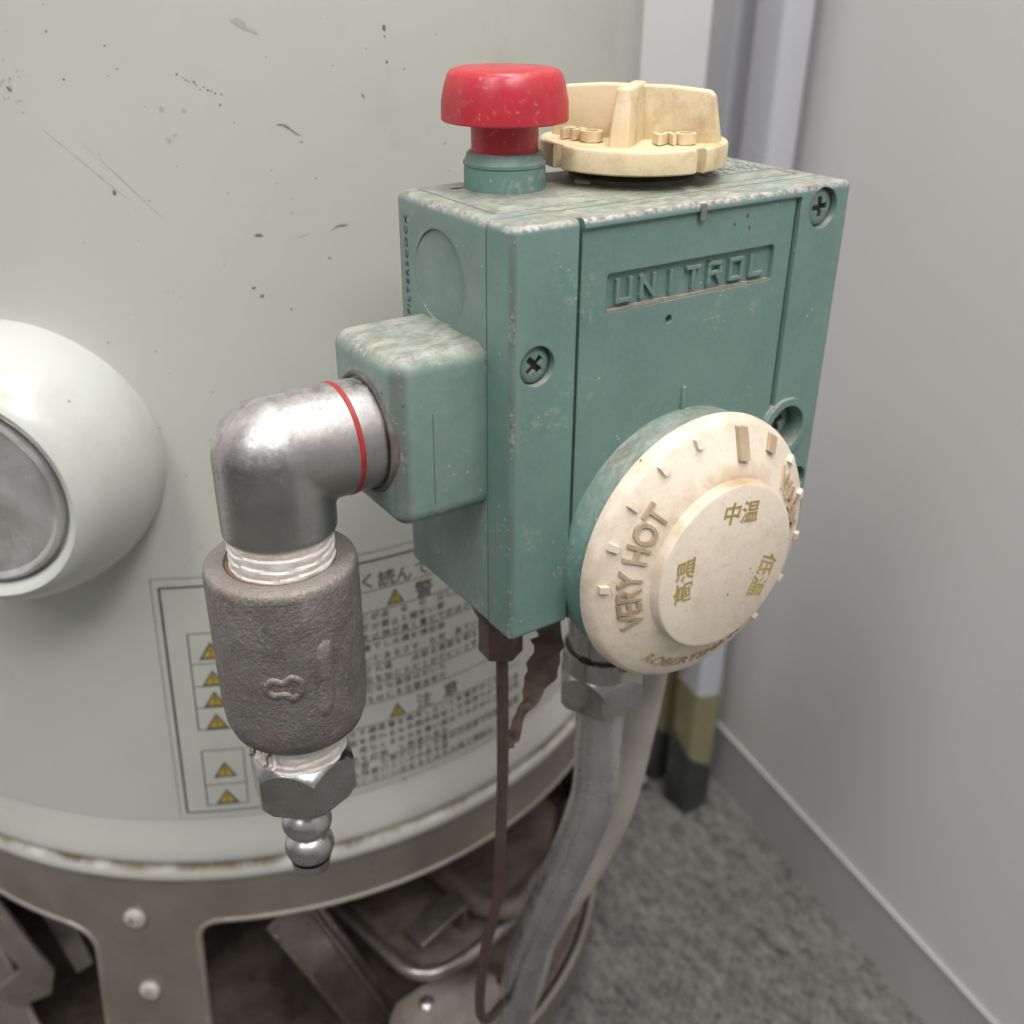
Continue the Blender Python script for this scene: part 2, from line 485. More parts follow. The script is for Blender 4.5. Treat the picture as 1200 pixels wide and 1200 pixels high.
def obj(name, mb, mat, parent=None, smooth=35, origin=None, bevel=0.0, bseg=3):
    """one mesh object; mb in scene millimetres"""
    root = parent
    while root is not None and root.parent is not None:
        root = root.parent
    org = ORG[root.name] if root is not None else (origin or (0, 0, FLOOR))
    me = mb if isinstance(mb, bpy.types.Mesh) else mb.mesh(org, name)
    if isinstance(mb, bpy.types.Mesh):
        me.transform(Matrix.Translation(Vector(org) * -0.001))
    if bevel:
        bm = bmesh.new()
        bm.from_mesh(me)
        ed = [e for e in bm.edges if len(e.link_faces) == 2 and e.calc_face_angle(0) > R(30)]
        bmesh.ops.bevel(bm, geom=ed, offset=bevel * 0.001, segments=bseg, affect='EDGES', profile=0.5, clamp_overlap=True)
        bm.to_mesh(me)
        bm.free()
    finish(me, smooth)
    mats = mat if isinstance(mat, (list, tuple)) else [mat]
    for k in mats:
        me.materials.append(MAT[k] if isinstance(k, str) else k)
    if len(mats) > 1 and not isinstance(mb, bpy.types.Mesh) and len(mb.mi) == len(me.polygons):
        me.polygons.foreach_set('material_index', mb.mi)
    o = bpy.data.objects.new(name, me)
    COL.objects.link(o)
    if parent is not None:
        o.parent = parent
    else:
        o.location = Vector((org[0], org[1], org[2] - FLOOR)) * 0.001
        ORG[o.name] = org
    return o

def tag(o, label, cat=None, group=None, kind=None):
    if label:
        o['label'] = label
    if cat:
        o['category'] = cat
    if group:
        o['group'] = group
    if kind:
        o['kind'] = kind
    return o

def thing(name, org, label, cat, group=None):
    o = bpy.data.objects.new(name, None)
    COL.objects.link(o)
    o.location = Vector((org[0], org[1], org[2] - FLOOR)) * 0.001
    o.empty_display_size = 0.02
    ORG[o.name] = org
    return tag(o, label, cat, group)

def tmp_obj(me):
    o = bpy.data.objects.new('tmp', me)
    COL.objects.link(o)
    return o

def raw(mb, bevel=0.0, seg=3, angle=30):
    """mesh in absolute metres (no offset)"""
    me = mb.mesh((0, 0, 0))
    if bevel:
        bm = bmesh.new()
        bm.from_mesh(me)
        ed = [e for e in bm.edges if e.calc_face_angle(0) > R(angle)]
        bmesh.ops.bevel(bm, geom=ed, offset=bevel * 0.001, segments=seg, affect='EDGES', profile=0.5, clamp_overlap=True)
        bm.to_mesh(me)
        bm.free()
    return me

def boolean(me, cutters, op='DIFFERENCE'):
    for c in cutters:
        a, b = tmp_obj(me), tmp_obj(c)
        md = a.modifiers.new('b', 'BOOLEAN')
        md.operation, md.object, md.solver = op, b, 'EXACT'
        dg = bpy.context.evaluated_depsgraph_get()
        dg.update()
        me2 = bpy.data.meshes.new_from_object(a.evaluated_get(dg))
        bpy.data.objects.remove(a)
        bpy.data.objects.remove(b)
        me = me2
    return me

def text_mesh(body, size, depth=0.0, align='CENTER', bold=0.0, spacing=1.0):
    """returns (verts Nx3 in mm, faces) with x right, y up, z out, y centred"""
    cu = bpy.data.curves.new('t', 'FONT')
    cu.body = body
    cu.size = size
    cu.extrude = depth / 2
    cu.offset = bold
    cu.space_character = spacing
    cu.align_x = align
    cu.align_y = 'CENTER'
    cu.resolution_u = 3
    o = bpy.data.objects.new('t', cu)
    COL.objects.link(o)
    dg = bpy.context.evaluated_depsgraph_get()
    dg.update()
    me = bpy.data.meshes.new_from_object(o.evaluated_get(dg))
    bpy.data.objects.remove(o)
    v = np.array([p.co[:] for p in me.vertices]).reshape(-1, 3)
    f = [tuple(p.vertices) for p in me.polygons]
    if len(v):
        v[:, 2] += depth / 2
        v[:, 1] -= (v[:, 1].min() + v[:, 1].max()) / 2
    return v, f

def rrect(x0, x1, y0, y1, r, n=6):
    p = []
    for cx, cy, a in ((x1 - r, y1 - r, 0), (x0 + r, y1 - r, 90), (x0 + r, y0 + r, 180), (x1 - r, y0 + r, 270)):
        for i in range(n + 1):
            t_ = R(a + 90 * i / n)
            p.append((cx + r * math.cos(t_), cy + r * math.sin(t_)))
    return p

def circ(cx, cy, r, n=40):
    return [(cx + r * math.cos(2 * math.pi * i / n), cy + r * math.sin(2 * math.pi * i / n)) for i in range(n)]

def smooth_path(pts, sub=10):
    P = [Vector(p) for p in pts]
    P = [P[0] * 2 - P[1]] + P + [P[-1] * 2 - P[-2]]
    out = []
    for i in range(1, len(P) - 2):
        for k in range(sub):
            t_ = k / sub
            a, b, c_, d = P[i - 1], P[i], P[i + 1], P[i + 2]
            out.append(0.5 * ((2 * b) + (c_ - a) * t_ + (2 * a - 5 * b + 4 * c_ - d) * t_ ** 2 + (3 * b - a - 3 * c_ + d) * t_ ** 3))
    out.append(P[-2])
    return out

# ================================================================== SETTING
fl = MB().add([(-6000, -6000, FLOOR - 1), (6000, -6000, FLOOR - 1), (6000, 6000, FLOOR - 1), (-6000, 6000, FLOOR - 1)], [(0, 1, 2, 3)])
tag(obj('floor', fl, 'carpet', smooth=0), 'grey carpeted floor', kind='structure')

# loop pile of the carpet as real relief where the photograph sees it
nx, ny = 420, 560
gx = np.linspace(20, 330, nx)
gy = np.linspace(-140, 280, ny)
X, Y = np.meshgrid(gx, gy)
row = 4.2
wob = 0.9 * np.sin(Y / 17.0 + X / 23.0) + 0.5 * np.sin(Y / 7.3)
cellx = np.floor((X + wob) / row)
celly = np.floor(Y / 5.5 + (cellx % 2) * 0.5)
hsh = np.abs(np.sin(cellx * 12.9898 + celly * 78.233) * 43758.5453) % 1.0
px_ = ((X + wob) / row) % 1.0
py_ = (Y / 5.5 + (cellx % 2) * 0.5) % 1.0
Z = FLOOR + 0.4 + (0.9 + 2.2 * hsh) * np.clip(np.sin(np.pi * px_), 0, 1) ** 0.6 * np.clip(np.sin(np.pi * py_), 0, 1) ** 0.5 + rng.normal(0, 0.18, X.shape)
verts = np.stack([X, Y, Z], -1).reshape(-1, 3)
idx = np.arange(nx * ny).reshape(ny, nx)
faces = np.stack([idx[:-1, :-1], idx[:-1, 1:], idx[1:, 1:], idx[1:, :-1]], -1).reshape(-1, 4)
cp = MB()
cp.v = verts.tolist()
cp.f = [tuple(q) for q in faces.tolist()]
cp.mi = [0] * len(cp.f)
tag(obj('carpet_pile', cp, 'carpet'), 'mottled grey loop pile of the carpet', 'carpet', kind='stuff')

# right-hand partition: runs along direction (40,209)
wa, wb = Vector((314.6, 215.6, 0)), Vector((274.2, 6.2, 0))
wd = (wa - wb).normalized()
wn = Vector((-wd.y, wd.x, 0))             # towards the camera side
if wn.x > 0:
    wn = -wn
A = wb - wd * 900
B = wb + wd * 214

def wallbox(mb, p0, p1, n_, t0, t1, z0, z1):
    vs = []
    for p in (p0, p1):
        for tt in (t0, t1):
            for z in (z0, z1):
                q = p + n_ * tt
                vs.append((q.x, q.y, z))
    return mb.add(vs, [(0, 1, 3, 2), (4, 6, 7, 5), (0, 4, 5, 1), (2, 3, 7, 6), (0, 2, 6, 4), (1, 5, 7, 3)])

wr = tag(obj('wall_right', wallbox(MB(), A, B, wn, -60, -2, FLOOR, 1800), 'wall', smooth=0), 'plain grey partition wall', kind='structure')
sk = obj('skirting_board', wallbox(MB(), A, B, wn, -1.9, 0, FLOOR, -405.0), 'skirting', wr, smooth=0)
obj('skirting_cap', wallbox(MB(), A, B, wn, -1.9, 0.5, -404.9, -403.0), 'skirting_cap', wr, smooth=0, bevel=0.5)
bw = MB().box(-1200, 2200, 560, 620, FLOOR, 1400)
tag(obj('wall_back', bw, 'wall_back', smooth=0), 'pale cream wall at the back', kind='structure')

# ================================================================== WATER HEATER
TX, TY, TR = 38.0, 277.0, 173.2

def cylp(s_or_th, z, r=TR, deg=True):
    th = R(s_or_th) if deg else s_or_th / TR
    return (TX + r * math.sin(th), TY - r * math.cos(th), z)

WH = thing('water_heater', (TX, TY, FLOOR), 'off white enamelled cylindrical water heater tank with warning label and openings in its skirt', 'water heater')
prof = [(TR - 30, 330), (TR - 8, 322), (TR, 300), (TR, 100), (TR, -60), (TR, -150), (TR, -222)]
obj('jacket', MB().lathe(prof, (TX, TY, 0), n=256, caps=True), 'enamel', WH)
prof = [(TR - 0.3, -221.9), (TR + 0.2, -226), (TR + 0.9, -230), (TR + 1.7, -234.5), (TR + 2.3, -238.5), (TR + 2.3, -240.5), (TR + 1.5, -242.2), (TR + 0.9, -243.0),
        (TR + 1.3, -244.0), (TR + 2.2, -244.7), (TR + 2.9, -246.2), (TR + 2.9, -248.6), (TR + 2.2, -250.6), (TR + 0.8, -251.4), (TR - 6, -251.5)]
obj('bottom_rim', MB().lathe(prof, (TX, TY, 0), n=256, caps=False), 'enamel_rust', WH, smooth=60)
obj('base_plate', MB().lathe([(0.001, -252.0), (TR - 7, -252.0), (TR - 7, -254.0), (0.001, -254.0)], (TX, TY, 0), n=96), 'burner', WH)

# skirt with cut openings
RS = TR + 0.9
sh = MB()
nn_ = 256
sh.lathe([(RS, -251.6), (RS, -440), (RS - 2.0, -440), (RS - 2.0, -251.6), (RS, -251.6)], (TX, TY, 0), n=nn_, caps=False)
sk_me = raw(sh)
openings = []
# wide front opening, a narrow slanted one to its left, one far round the right
def rpoly(pts, rad, n=7):
    out = []
    k = len(pts)
    for i in range(k):
        p, a, b = Vector(pts[i]), Vector(pts[i - 1]), Vector(pts[(i + 1) % k])
        d1, d2 = (a - p).normalized(), (b - p).normalized()
        rr = rad[i] if isinstance(rad, (list, tuple)) else rad
        ang = d1.angle(d2)
        tl = min(rr / math.tan(ang / 2), (a - p).length * 0.45, (b - p).length * 0.45)
        p0, p1 = p + d1 * tl, p + d2 * tl
        for j in range(n + 1):
            t_ = j / n
            q = p0 * (1 - t_) ** 2 + p * 2 * t_ * (1 - t_) + p1 * t_ ** 2
            out.append((q.x, q.y))
    return out

def densify(poly, step=2.0):
    out = []
    for i in range(len(poly)):
        a, b = poly[i], poly[(i + 1) % len(poly)]
        L = math.hypot(b[0] - a[0], b[1] - a[1])
        k = max(1, int(L / step))
        for j in range(k):
            out.append((a[0] + (b[0] - a[0]) * j / k, a[1] + (b[1] - a[1]) * j / k))
    return out

# polygons are (degrees, z); work in arc length for roundness
def arc(poly_deg, rad):
    return rpoly([(R(a) * RS, z) for a, z in poly_deg], rad)
OPEN = [densify(arc([(-32.4, -272.8), (-35.0, -420), (52, -420), (50, -272.8)], [11, 8, 8, 11]), 2.5),
        densify(arc([(-75, -274.5), (-65.8, -322), (-63.0, -372), (-49.2, -372), (-46.2, -283.0)], [8, 30, 14, 12, 13]), 2.5)]
cut = []
for poly in OPEN:
    k = len(poly)
    mb = MB()
    vs = [cylp(math.degrees(a / RS), z, RS - 8) for a, z in poly] + [cylp(math.degrees(a / RS), z, RS + 8) for a, z in poly]
    fs = [tuple(range(k)), tuple(range(2 * k - 1, k - 1, -1))] + [(i, (i + 1) % k, k + (i + 1) % k, k + i) for i in range(k)]
    mb.add(vs, fs)
    me = mb.mesh((0, 0, 0))
    bm = bmesh.new()
    bm.from_mesh(me)
    bmesh.ops.triangulate(bm, faces=[f for f in bm.faces if len(f.verts) > 4])
    bm.to_mesh(me)
    bm.free()
    cut.append(me)
SKT = obj('skirt', boolean(sk_me, cut), 'skirt', WH)
for poly in OPEN:
    pts = [cylp(math.degrees(a / RS), z, RS - 0.6) for a, z in poly]
    pts.append(pts[0])
    obj('rolled_edge', MB().tube(pts, 1.5, 8, caps=False), 'rolled', SKT)

def screw_head(c, n_, r, up=(0, 0, 1), cross=True, dome=0.55, depth=0.9, rot=0.0, sl=0.62):
    """phillips screw: domed disc with a recessed cross, absolute metres mesh"""
    mb = MB().lathe([(r, -1.2), (r, 0), (r * 0.93, dome * 0.45), (r * 0.7, dome * 0.8), (r * 0.35, dome), (0.001, dome * 1.04)], c, n_, 40)
    me = raw(mb)
    if not cross:
        return me
    ax = Vector(n_).normalized()
    e2 = (Vector(up) - ax * Vector(up).dot(ax)).normalized()
    e1 = e2.cross(ax)
    q1 = e1 * math.cos(rot) + e2 * math.sin(rot)
    q2 = -e1 * math.sin(rot) + e2 * math.cos(rot)
    w, L = r * 0.17, r * sl
    poly = [(w, w), (w, L), (-w, L), (-w, w), (-L, w), (-L, -w), (-w, -w), (-w, -L), (w, -L), (w, -w), (L, -w), (L, w)]
    cm = MB().prism(poly, dome - depth, dome + 3, (c, q1, q2, ax)).mesh((0, 0, 0))
    return boolean(me, [cm])

for th, z, rr in ((-40.1, -271.9, 0.3), (-40.3, -312.8, 0.9)):
    n_ = Vector((math.sin(R(th)), -math.cos(R(th)), 0))
    obj('screw', screw_head(cylp(th, z, RS + 1.2), n_, 4.3, dome=1.7, depth=1.5, rot=rr, sl=0.5), 'rivet', SKT)

# chips and smudges on the jacket
def blob(mb, th, z, w, h, rot=0, jag=0.35, r=TR + 0.06, n=14, mi=0):
    pts = []
    for i in range(n):
        a = 2 * math.pi * i / n
        k = 1 + random.uniform(-jag, jag)
        x, y = math.cos(a) * w / 2 * k, math.sin(a) * h / 2 * k
        pts.append((R(th) * TR + x * math.cos(rot) - y * math.sin(rot), z + x * math.sin(rot) + y * math.cos(rot)))
    s0, z0 = R(th) * TR, z
    mb.add([cylp(math.degrees(a / TR), b, r) for a, b in [(s0, z0)] + pts], [(0, 1 + i, 1 + (i + 1) % n) for i in range(n)], mi)

def streak(mb, th0, z0, th1, z1, w, r=TR + 0.06, n=14, curve=0.6):
    ps = []
    for i in range(n + 1):
        t_ = i / n
        ps.append((R(th0 + (th1 - th0) * t_) * TR, z0 + (z1 - z0) * t_ + curve * math.sin(t_ * 5)))
    vs = []
    for i, (a, b) in enumerate(ps):
        ww = w * (0.35 + random.random() * 0.8) * math.sin(math.pi * (i + 0.4) / (n + 0.8)) ** 0.5 / 2
        vs += [cylp(math.degrees((a + ww * 0.6) / TR), b + ww, r), cylp(math.degrees((a - ww * 0.6) / TR), b - ww, r)]
    mb.add(vs, [(2 * i, 2 * i + 1, 2 * i + 3, 2 * i + 2) for i in range(n)])

ch, sm = MB(), MB()
blob(ch, -15.8, -16.2, 2.6, 1.1)
for th, z, w, h in ((-3.0, 34.5, 1.0, 1.6), (-3.0, 32.6, 0.5, 0.7), (-2.9, 26.3, 0.8, 0.8), (-1.2, 24.4, 0.5, 0.5), (-17.8, 17.3, 0.9, 0.6),
                    (-27.5, -3.7, 0.9, 1.5), (-34.6, 21.5, 0.8, 1.4), (-22.4, -75, .8, .8), (-11.2, 7.5, .6, .6), (-10.2, -2, .5, .5), (-16.7, -30.5, 1.0, .7), (-16, -33, 1.3, 1.0), (-30.0, -171.9, 1.3, 1.1),
                    (-40.0, -226, 1.6, 1.2), (-28.6, -231.5, 1.2, 1.2), (-5, -222, 1.4, 1.0), (-19.5, -221, 1.0, 1.0), (-9.5, -24, .8, .6), (-13.5, -37.5, .6, .6)):
    blob(ch, th, z, w, h, random.random())
for k in range(60):
    blob(ch, random.uniform(-36, 8), random.uniform(-110, 46), random.uniform(0.2, 0.6), random.uniform(0.2, 0.6))
for k in range(22):
    blob(sm, -34.5 + random.gauss(0, 1.2), 23 + random.gauss(0, 3.0), random.uniform(0.2, 0.7), random.uniform(0.2, 0.8))
for k in range(12):
    t_ = k / 12
    blob(ch, -20.8 + 3.2 * t_ + random.gauss(0, .15), 24.0 - 4.5 * t_ + random.gauss(0, .4), random.uniform(0.2, 0.6), random.uniform(0.2, 0.6))
streak(ch, -13.3, 12.0, -11.2, 9.6, 0.5)
streak(ch, -9.2, -16.8, -7.4, -14.4, 0.7)
for th, z, w, h, ro in ((-15.4, 36.3, 5.2, 2.0, -0.55), (-14.6, 34.6, 3.0, 1.2, -0.4), (-22.6, 16.6, 1.6, 1.4, 0), (-20.8, 16.2, 1.0, 1.0, 0), (-22.4, 9.0, 1.0, 1.3, 0.3), (-21.8, 10.3, 1.2, .6, 0)):
    blob(sm, th, z, w, h, ro, 0.45)
streak(sm, -32.5, 12, -26.2, -6, 0.2, curve=0.1)
streak(sm, -29.5, 9, -23.6, -11, 0.18, curve=0.1)
streak(sm, -24.5, -110, -27.0, -117, 1.0)
streak(sm, -26.5, -95, -27.6, -102, 0.9)
streak(sm, -13.0, -19.5, -10.9, -15.6, 0.4)
obj('paint_chip_marks', ch, 'marks', WH)['kind'] = 'stuff'
obj('scuff_marks', sm, 'smudge', WH)['kind'] = 'stuff'

# ---- warning label
shear = lambda s, z: s + (z + 122) * 0.043 * min(1.0, max(0.0, (-s - 20) / 70.0))

def patch(mb, s0, s1, z0, z1, r, step=4.0, mi=0):
    k = max(1, int(abs(s1 - s0) / step))
    vs, fs = [], []
    for i in range(k + 1):
        s_ = s0 + (s1 - s0) * i / k
        for z in (z0, z1):
            vs.append(cylp(math.degrees(shear(s_, z) / TR), z, r))
    for i in range(k):
        fs.append((2 * i, 2 * i + 1, 2 * i + 3, 2 * i + 2))
    mb.add(vs, fs, mi)

S1 = 43.0
LB = obj('warning_label', (lambda m_: (patch(m_, -92.8, S1, -220.8, -120.8, TR + 0.12, 2.0), m_)[1])(MB()), 'sticker', WH)
tag(LB, 'printed paper warning label with borders, yellow triangles and fine print')
ln = MB()
rl = TR + 0.20
def hline(s0, s1, z, w=0.35):
    patch(ln, s0, s1, z - w / 2, z + w / 2, rl)
def vline(s_, z0, z1, w=0.4):
    patch(ln, s_ - w / 2, s_ + w / 2, z0, z1, rl, 10)
hline(-89.9, S1 - 3, -124.6, 0.8)
vline(-89.9, -218.6, -124.6, 0.9)
hline(-89.9, -60, -218.6, 0.6)
vline(-92.3, -220.4, -121.2, 0.22)
hline(-92.3, S1 - .6, -121.3, 0.2)
for z in (-142.4, -154.4, -163.5, -172.4, -181.8):
    hline(-82.9, -60, z)
vline(-82.9, -181.8, -142.4, 0.45)
for z in (-190.9, -206.3, -215.6):
    hline(-82.9, -69.5, z)
vline(-82.9, -215.6, -190.9, 0.45)
vline(-69.5, -215.6, -190.9, 0.35)
for z in (-136.0, -144.3, -156.0, -165.8, -174.2, -182.6, -192.0, -208.0, -218.3):
    hline(-60, S1 - 3, z, 0.35)
obj('border_lines', ln, 'ink', LB)
pr_ = MB()
def put_glyphs(mb, s_, z, body, size, r, bold=0.0, squash=1.0):
    v, f = text_mesh(body, size, 0.0, bold=bold)
    if not len(v):
        return
    mb.add([cylp(math.degrees(shear(s_ + x * squash, z + y) / TR), z + y, r) for x, y, _ in v], f)
for s_, z, g, sz in ((-24.2, -132.0, 'く', 6.6), (-17.6, -132.3, '読', 6.6), (-11.4, -132.6, 'ん', 6.4), (-4.2, -132.3, 'で', 6.4), (-31, -132, 'よ', 6.6),
                     (-4.0, -140.7, '警', 7.4), (13.5, -140.7, '告', 7.4), (-5.6, -188.2, '注', 6.8), (5.6, -187.8, '意', 7.0)):
    put_glyphs(pr_, s_, z, g, sz, rl + 0.03, 0.06)
obj('heading_print', pr_, 'ink', LB)['kind'] = 'stuff'
fine = MB()
KAN = '使用中火災器具換気漏点検確認必要場所注水湯温度高禁止危険燃焼排気給口閉開部品交換取扱説明書'
HIR = 'のはをにがでとしないすくださいまたれる'
rows = []
for z0, z1, cnt in ((-144.3, -156.0, 3), (-156.0, -165.8, 2), (-165.8, -174.2, 2), (-174.2, -182.6, 2), (-192.0, -208.0, 4), (-208.0, -218.3, 3)):
    for i in range(cnt):
        rows.append(z0 + (z1 - z0) * (i + 0.5) / cnt)
cache = {}
for ri, z in enumerate(rows):
    end = random.choice([4, 24, 30, 38])
    s_ = -58.0
    while s_ < end:
        if random.random() > 0.07:
            g = random.choice(KAN) if random.random() < 0.55 else random.choice(HIR)
            if g not in cache:
                cache[g] = text_mesh(g, 3.15, 0.0, bold=0.045)
            v, f = cache[g]
            if len(v):
                fine.add([cylp(math.degrees(shear(s_ + x, z + y) / TR), z + y, rl + 0.03) for x, y, _ in v], f)
        s_ += 3.55
obj('fine_print', fine, 'fine_ink', LB)
for s_, z, w, h in ((-14.9, -140.4, 6.6, 6.0), (-16.4, -188.2, 6.6, 6.0), (-76.2, -149.3, 8.0, 7.0), (-76.4, -160.2, 7.6, 6.6), (-76.6, -169.0, 7.6, 6.6), (-76.8, -178.3, 7.6, 6.6), (-76.0, -199.6, 7.8, 7.0), (-76.2, -211.9, 7.8, 6.6)):
    def tri(k, lift):
        mb = MB()
        c0 = z - h / 2 + h * 0.36
        P = [(s_ - w / 2 * k, c0 - h * 0.36 * k), (s_ + w / 2 * k, c0 - h * 0.36 * k), (s_, c0 + h * 0.64 * k)]
        mb.add([cylp(math.degrees(shear(a, b) / TR), b, rl + lift) for a, b in P], [(0, 1, 2)])
        return mb
    T_ = obj('warning_triangle', tri(1.0, 0.02), 'ink', LB, smooth=0)
    T_.data.materials.clear()
    mb = tri(1.0, 0.02)
    mb.add(tri(0.66, 0.06).v, [(0, 1, 2)], 1)
    v, f = text_mesh('!', h * 0.62, 0.0, bold=0.1)
    mb.add([cylp(math.degrees(shear(s_ + x, z - h * 0.1 + y) / TR), z - h * 0.1 + y, rl + 0.10) for x, y, _ in v], f, 0)
    old = T_.data
    me = mb.mesh(ORG[WH.name], 'warning_triangle')
    me.materials.append(MAT['ink'])
    me.materials.append(MAT['warn_yellow'])
    me.polygons.foreach_set('material_index', mb.mi)
    T_.data = me
    bpy.data.meshes.remove(old)

# ---- burner parts inside the skirt
def px_box(name, mb, mat_, par=WH, **k):
    return obj(name, mb, mat_, par, **k)
bar = MB()
d_ = (Vector((17.9, 145, -405)) - Vector((-24, 128, -283))).normalized()
o_ = Vector((-24, 128, -283))
e1 = Vector((1, 0.25, 0)).normalized()
e1 = (e1 - d_ * e1.dot(d_)).normalized()
e2 = d_.cross(e1)
chan = [(-9, 0), (9, 0), (9, 7), (7.6, 7), (7.6, 1.4), (-7.6, 1.4), (-7.6, 7), (-9, 7)]
bar.prism(chan, 3, 150, (o_, e1, e2, d_))
px_box('burner_channel', bar, 'burner', bevel=0.5)
tb = [o_ + e1 * 12 + d_ * 3 + e2 * -2, o_ + e1 * 12 + d_ * 150 + e2 * -2]
px_box('burner_rail', MB().tube(tb, 2.6, 14), 'burner')
lid2 = MB().prism(rpoly([(11, 112), (20, 121), (38, 123), (62, 117), (72, 96), (52, 82), (22, 90)], 9, 5), -369, -366, ((0, 0, 0), (1, 0, 0), (0, 1, 0), (0, 0, 1)))
lid2.lathe([(14, -367), (17, -369.5), (18, -425)], (42, 102, 0), n=40, caps=False)
L2 = px_box('burner_cap', lid2, 'burner_lid', bevel=1.0)
obj('screw', screw_head((32, 113, -365.4), (0, -0.1, 1), 3.4, up=(0, 1, 0), dome=1.4, depth=0.9, sl=0.5), 'steel', L2)
px_box('burner_pan', MB().lathe([(0.001, -428), (TR - 6, -428), (TR - 6, -420), (TR - 4, -420), (TR - 4, -431), (0.001, -431)], (TX, TY, 0), n=96), 'rusty')
arch = smooth_path([(57, 182, -330), (61, 166, -337), (64.5, 150, -340), (70, 129, -341), (83, 118, -341), (104, 126, -341), (126, 136, -341), (146, 156, -341)], 8)
px_box('burner_pipe', MB().tube(arch, 5.2, 20), 'rusty')
tray = MB().prism(rpoly([(14, 190), (23, 142), (29, 118), (46, 112), (106, 128), (148, 172), (90, 215)], 10, 5), -354, -350, ((0, 0, 0), (1, 0, 0), (0, 1, 0), (0, 0, 1)))
px_box('burner_tray', tray, 'rusty', bevel=0.8)
rim = smooth_path([(12, 196, -348), (17, 172, -349), (22.5, 143, -349), (28.5, 120, -349), (44, 112, -349), (76, 117, -349), (108, 129, -349)], 8)
px_box('tray_rim', MB().tube(rim, 3.2, 14), 'burner')
br = MB()
br.prism([(-13, 0), (13, 3), (13, -16), (19, -18), (19, -20), (11, -18), (11, 1), (-13, -2)], -6, 6, ((47, 128, -336), (1, 0.15, 0.1), (0, 0, 1), (-0.15, 1, 0)))
px_box('burner_bracket', br, 'burner', bevel=0.4)
lf = MB()
lf.prism([(-6, 34), (0, 36), (10, 4), (14, -6), (10, -20), (-6, -28), (-16, -20), (-6, -10), (0, -4), (-4, 8)], -1.2, 1.2, ((-116, 196, -322), (0.85, -0.5, 0), (0, 0, 1), (-0.5, -0.85, 0)))
px_box('burner_tab', lf, 'burner', bevel=0.4)
px_box('burner_tab', MB().prism([(-4, 30), (10, 33), (18, -30), (10, -36)], -1, 1, ((-104, 206, -312), (0.85, -0.5, 0), (0, 0, 1), (-0.5, -0.85, 0))), 'burner')

# ---- glossy dome cap on the tank
dth = R(-40.5)
dn = Vector((math.sin(dth), -math.cos(dth), 0))
dc = Vector((TX, TY, -78.6)) + dn * TR
DM = thing('dome_cap', tuple(dc), 'glossy white dome with steel disc in its centre, mounted on the left of the tank', 'cap')
prof = [(40.6, -9), (40.8, 0), (40.9, 4), (40.4, 9), (39.2, 15), (37.3, 20.6), (35.0, 25.4), (32.4, 28.8), (30.4, 30.2), (28.6, 29.6), (27.5, 28.0), (27.0, 25.6), (20, 25.0), (0.001, 25.0)]
pp = []
for i in range(len(prof) - 1):
    pp.append(prof[i])
obj('dome', MB().lathe(prof, dc, dn, 128), 'dome', DM, smooth=50)
MP = obj('metal_disc', MB().lathe([(26.2, 25.3), (26.2, 28.4), (25.8, 29.3), (25.0, 29.6), (24.3, 29.3), (23.4, 28.5), (10, 28.3), (9.6, 28.3), (0.001, 28.3)], dc, dn, 96), 'disc', DM)
obj('bolt_head', MB().lathe([(6.6, 28.2), (6.6, 30.6), (5.8, 31.8), (3.5, 32.5), (0.001, 32.7)], dc, dn, 48), 'barb', MP)

# ================================================================== CONTROL VALVE
GV = thing('gas_control_valve', (48.5, 24, -90), 'worn teal metal gas control box with cream dials and a red push button', 'gas valve')
W0, W1, Z0, Z1, YB = 0.0, 97.0, -90.0, 5.0, 47.0
# rear casting
me = boolean(raw(MB().box(W0, W1, -5, YB, Z0, Z1), 1.9, 5), [MB().box(-20, 120, -30, 9.4, -150, 50).mesh()])
FX = ((0, 0, 0), (0, 1, 0), (0, 0, 1), (-1, 0, 0))       # left face frame: (y, z)
tl = R(5.5)
cuts = [MB().prism(circ(0, 0, 10.4, 56), -0.05, 6, ((0.95, 28.2, -10.7), (-math.sin(tl), math.cos(tl), 0), (0, 0, 1), (-math.cos(tl), -math.sin(tl), 0))).mesh(),                       # shallow round recess
        MB().prism(rrect(4.6, 92.5, 13.2, 52, 0.6), -0.5, 3, ((0, 0, Z1), (1, 0, 0), (0, 1, 0), (0, 0, 1))).mesh()]
me = boolean(me, cuts)
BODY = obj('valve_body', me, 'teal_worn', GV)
# top plate
tp = MB().prism(rrect(5.1, 92.0, 13.7, 46.6, 0.6), -0.49, 0.05, ((0, 0, Z1), (1, 0, 0), (0, 1, 0), (0, 0, 1)))
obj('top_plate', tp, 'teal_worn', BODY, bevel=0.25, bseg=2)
obj('seam_core', MB().box(1.2, 95.8, 8.6, 10.6, Z0 + 1.2, Z1 - 1.2), 'darkhole', GV, smooth=0)
# cast lettering up the left face (stamped dots)
v, f = text_mesh('FILTERSCOCK', 3.0, 0.12, bold=0.0, spacing=1.3)
lx = max(v[:, 0].max() - v[:, 0].min(), 1e-6)
k_ = 22.5 / lx
mb = MB().add([(-0.02 - z, 42.4 + y * 0.62, -11.0 + x * k_) for x, y, z in v], f)
# text reads upward on a face seen from -x: +y of the scene is to the left
obj('stamped_lettering', mb, simple('dark_stamp', (0.035, 0.05, 0.045), (0.09, 0.12, 0.11), 700, 0.7), BODY, smooth=0)
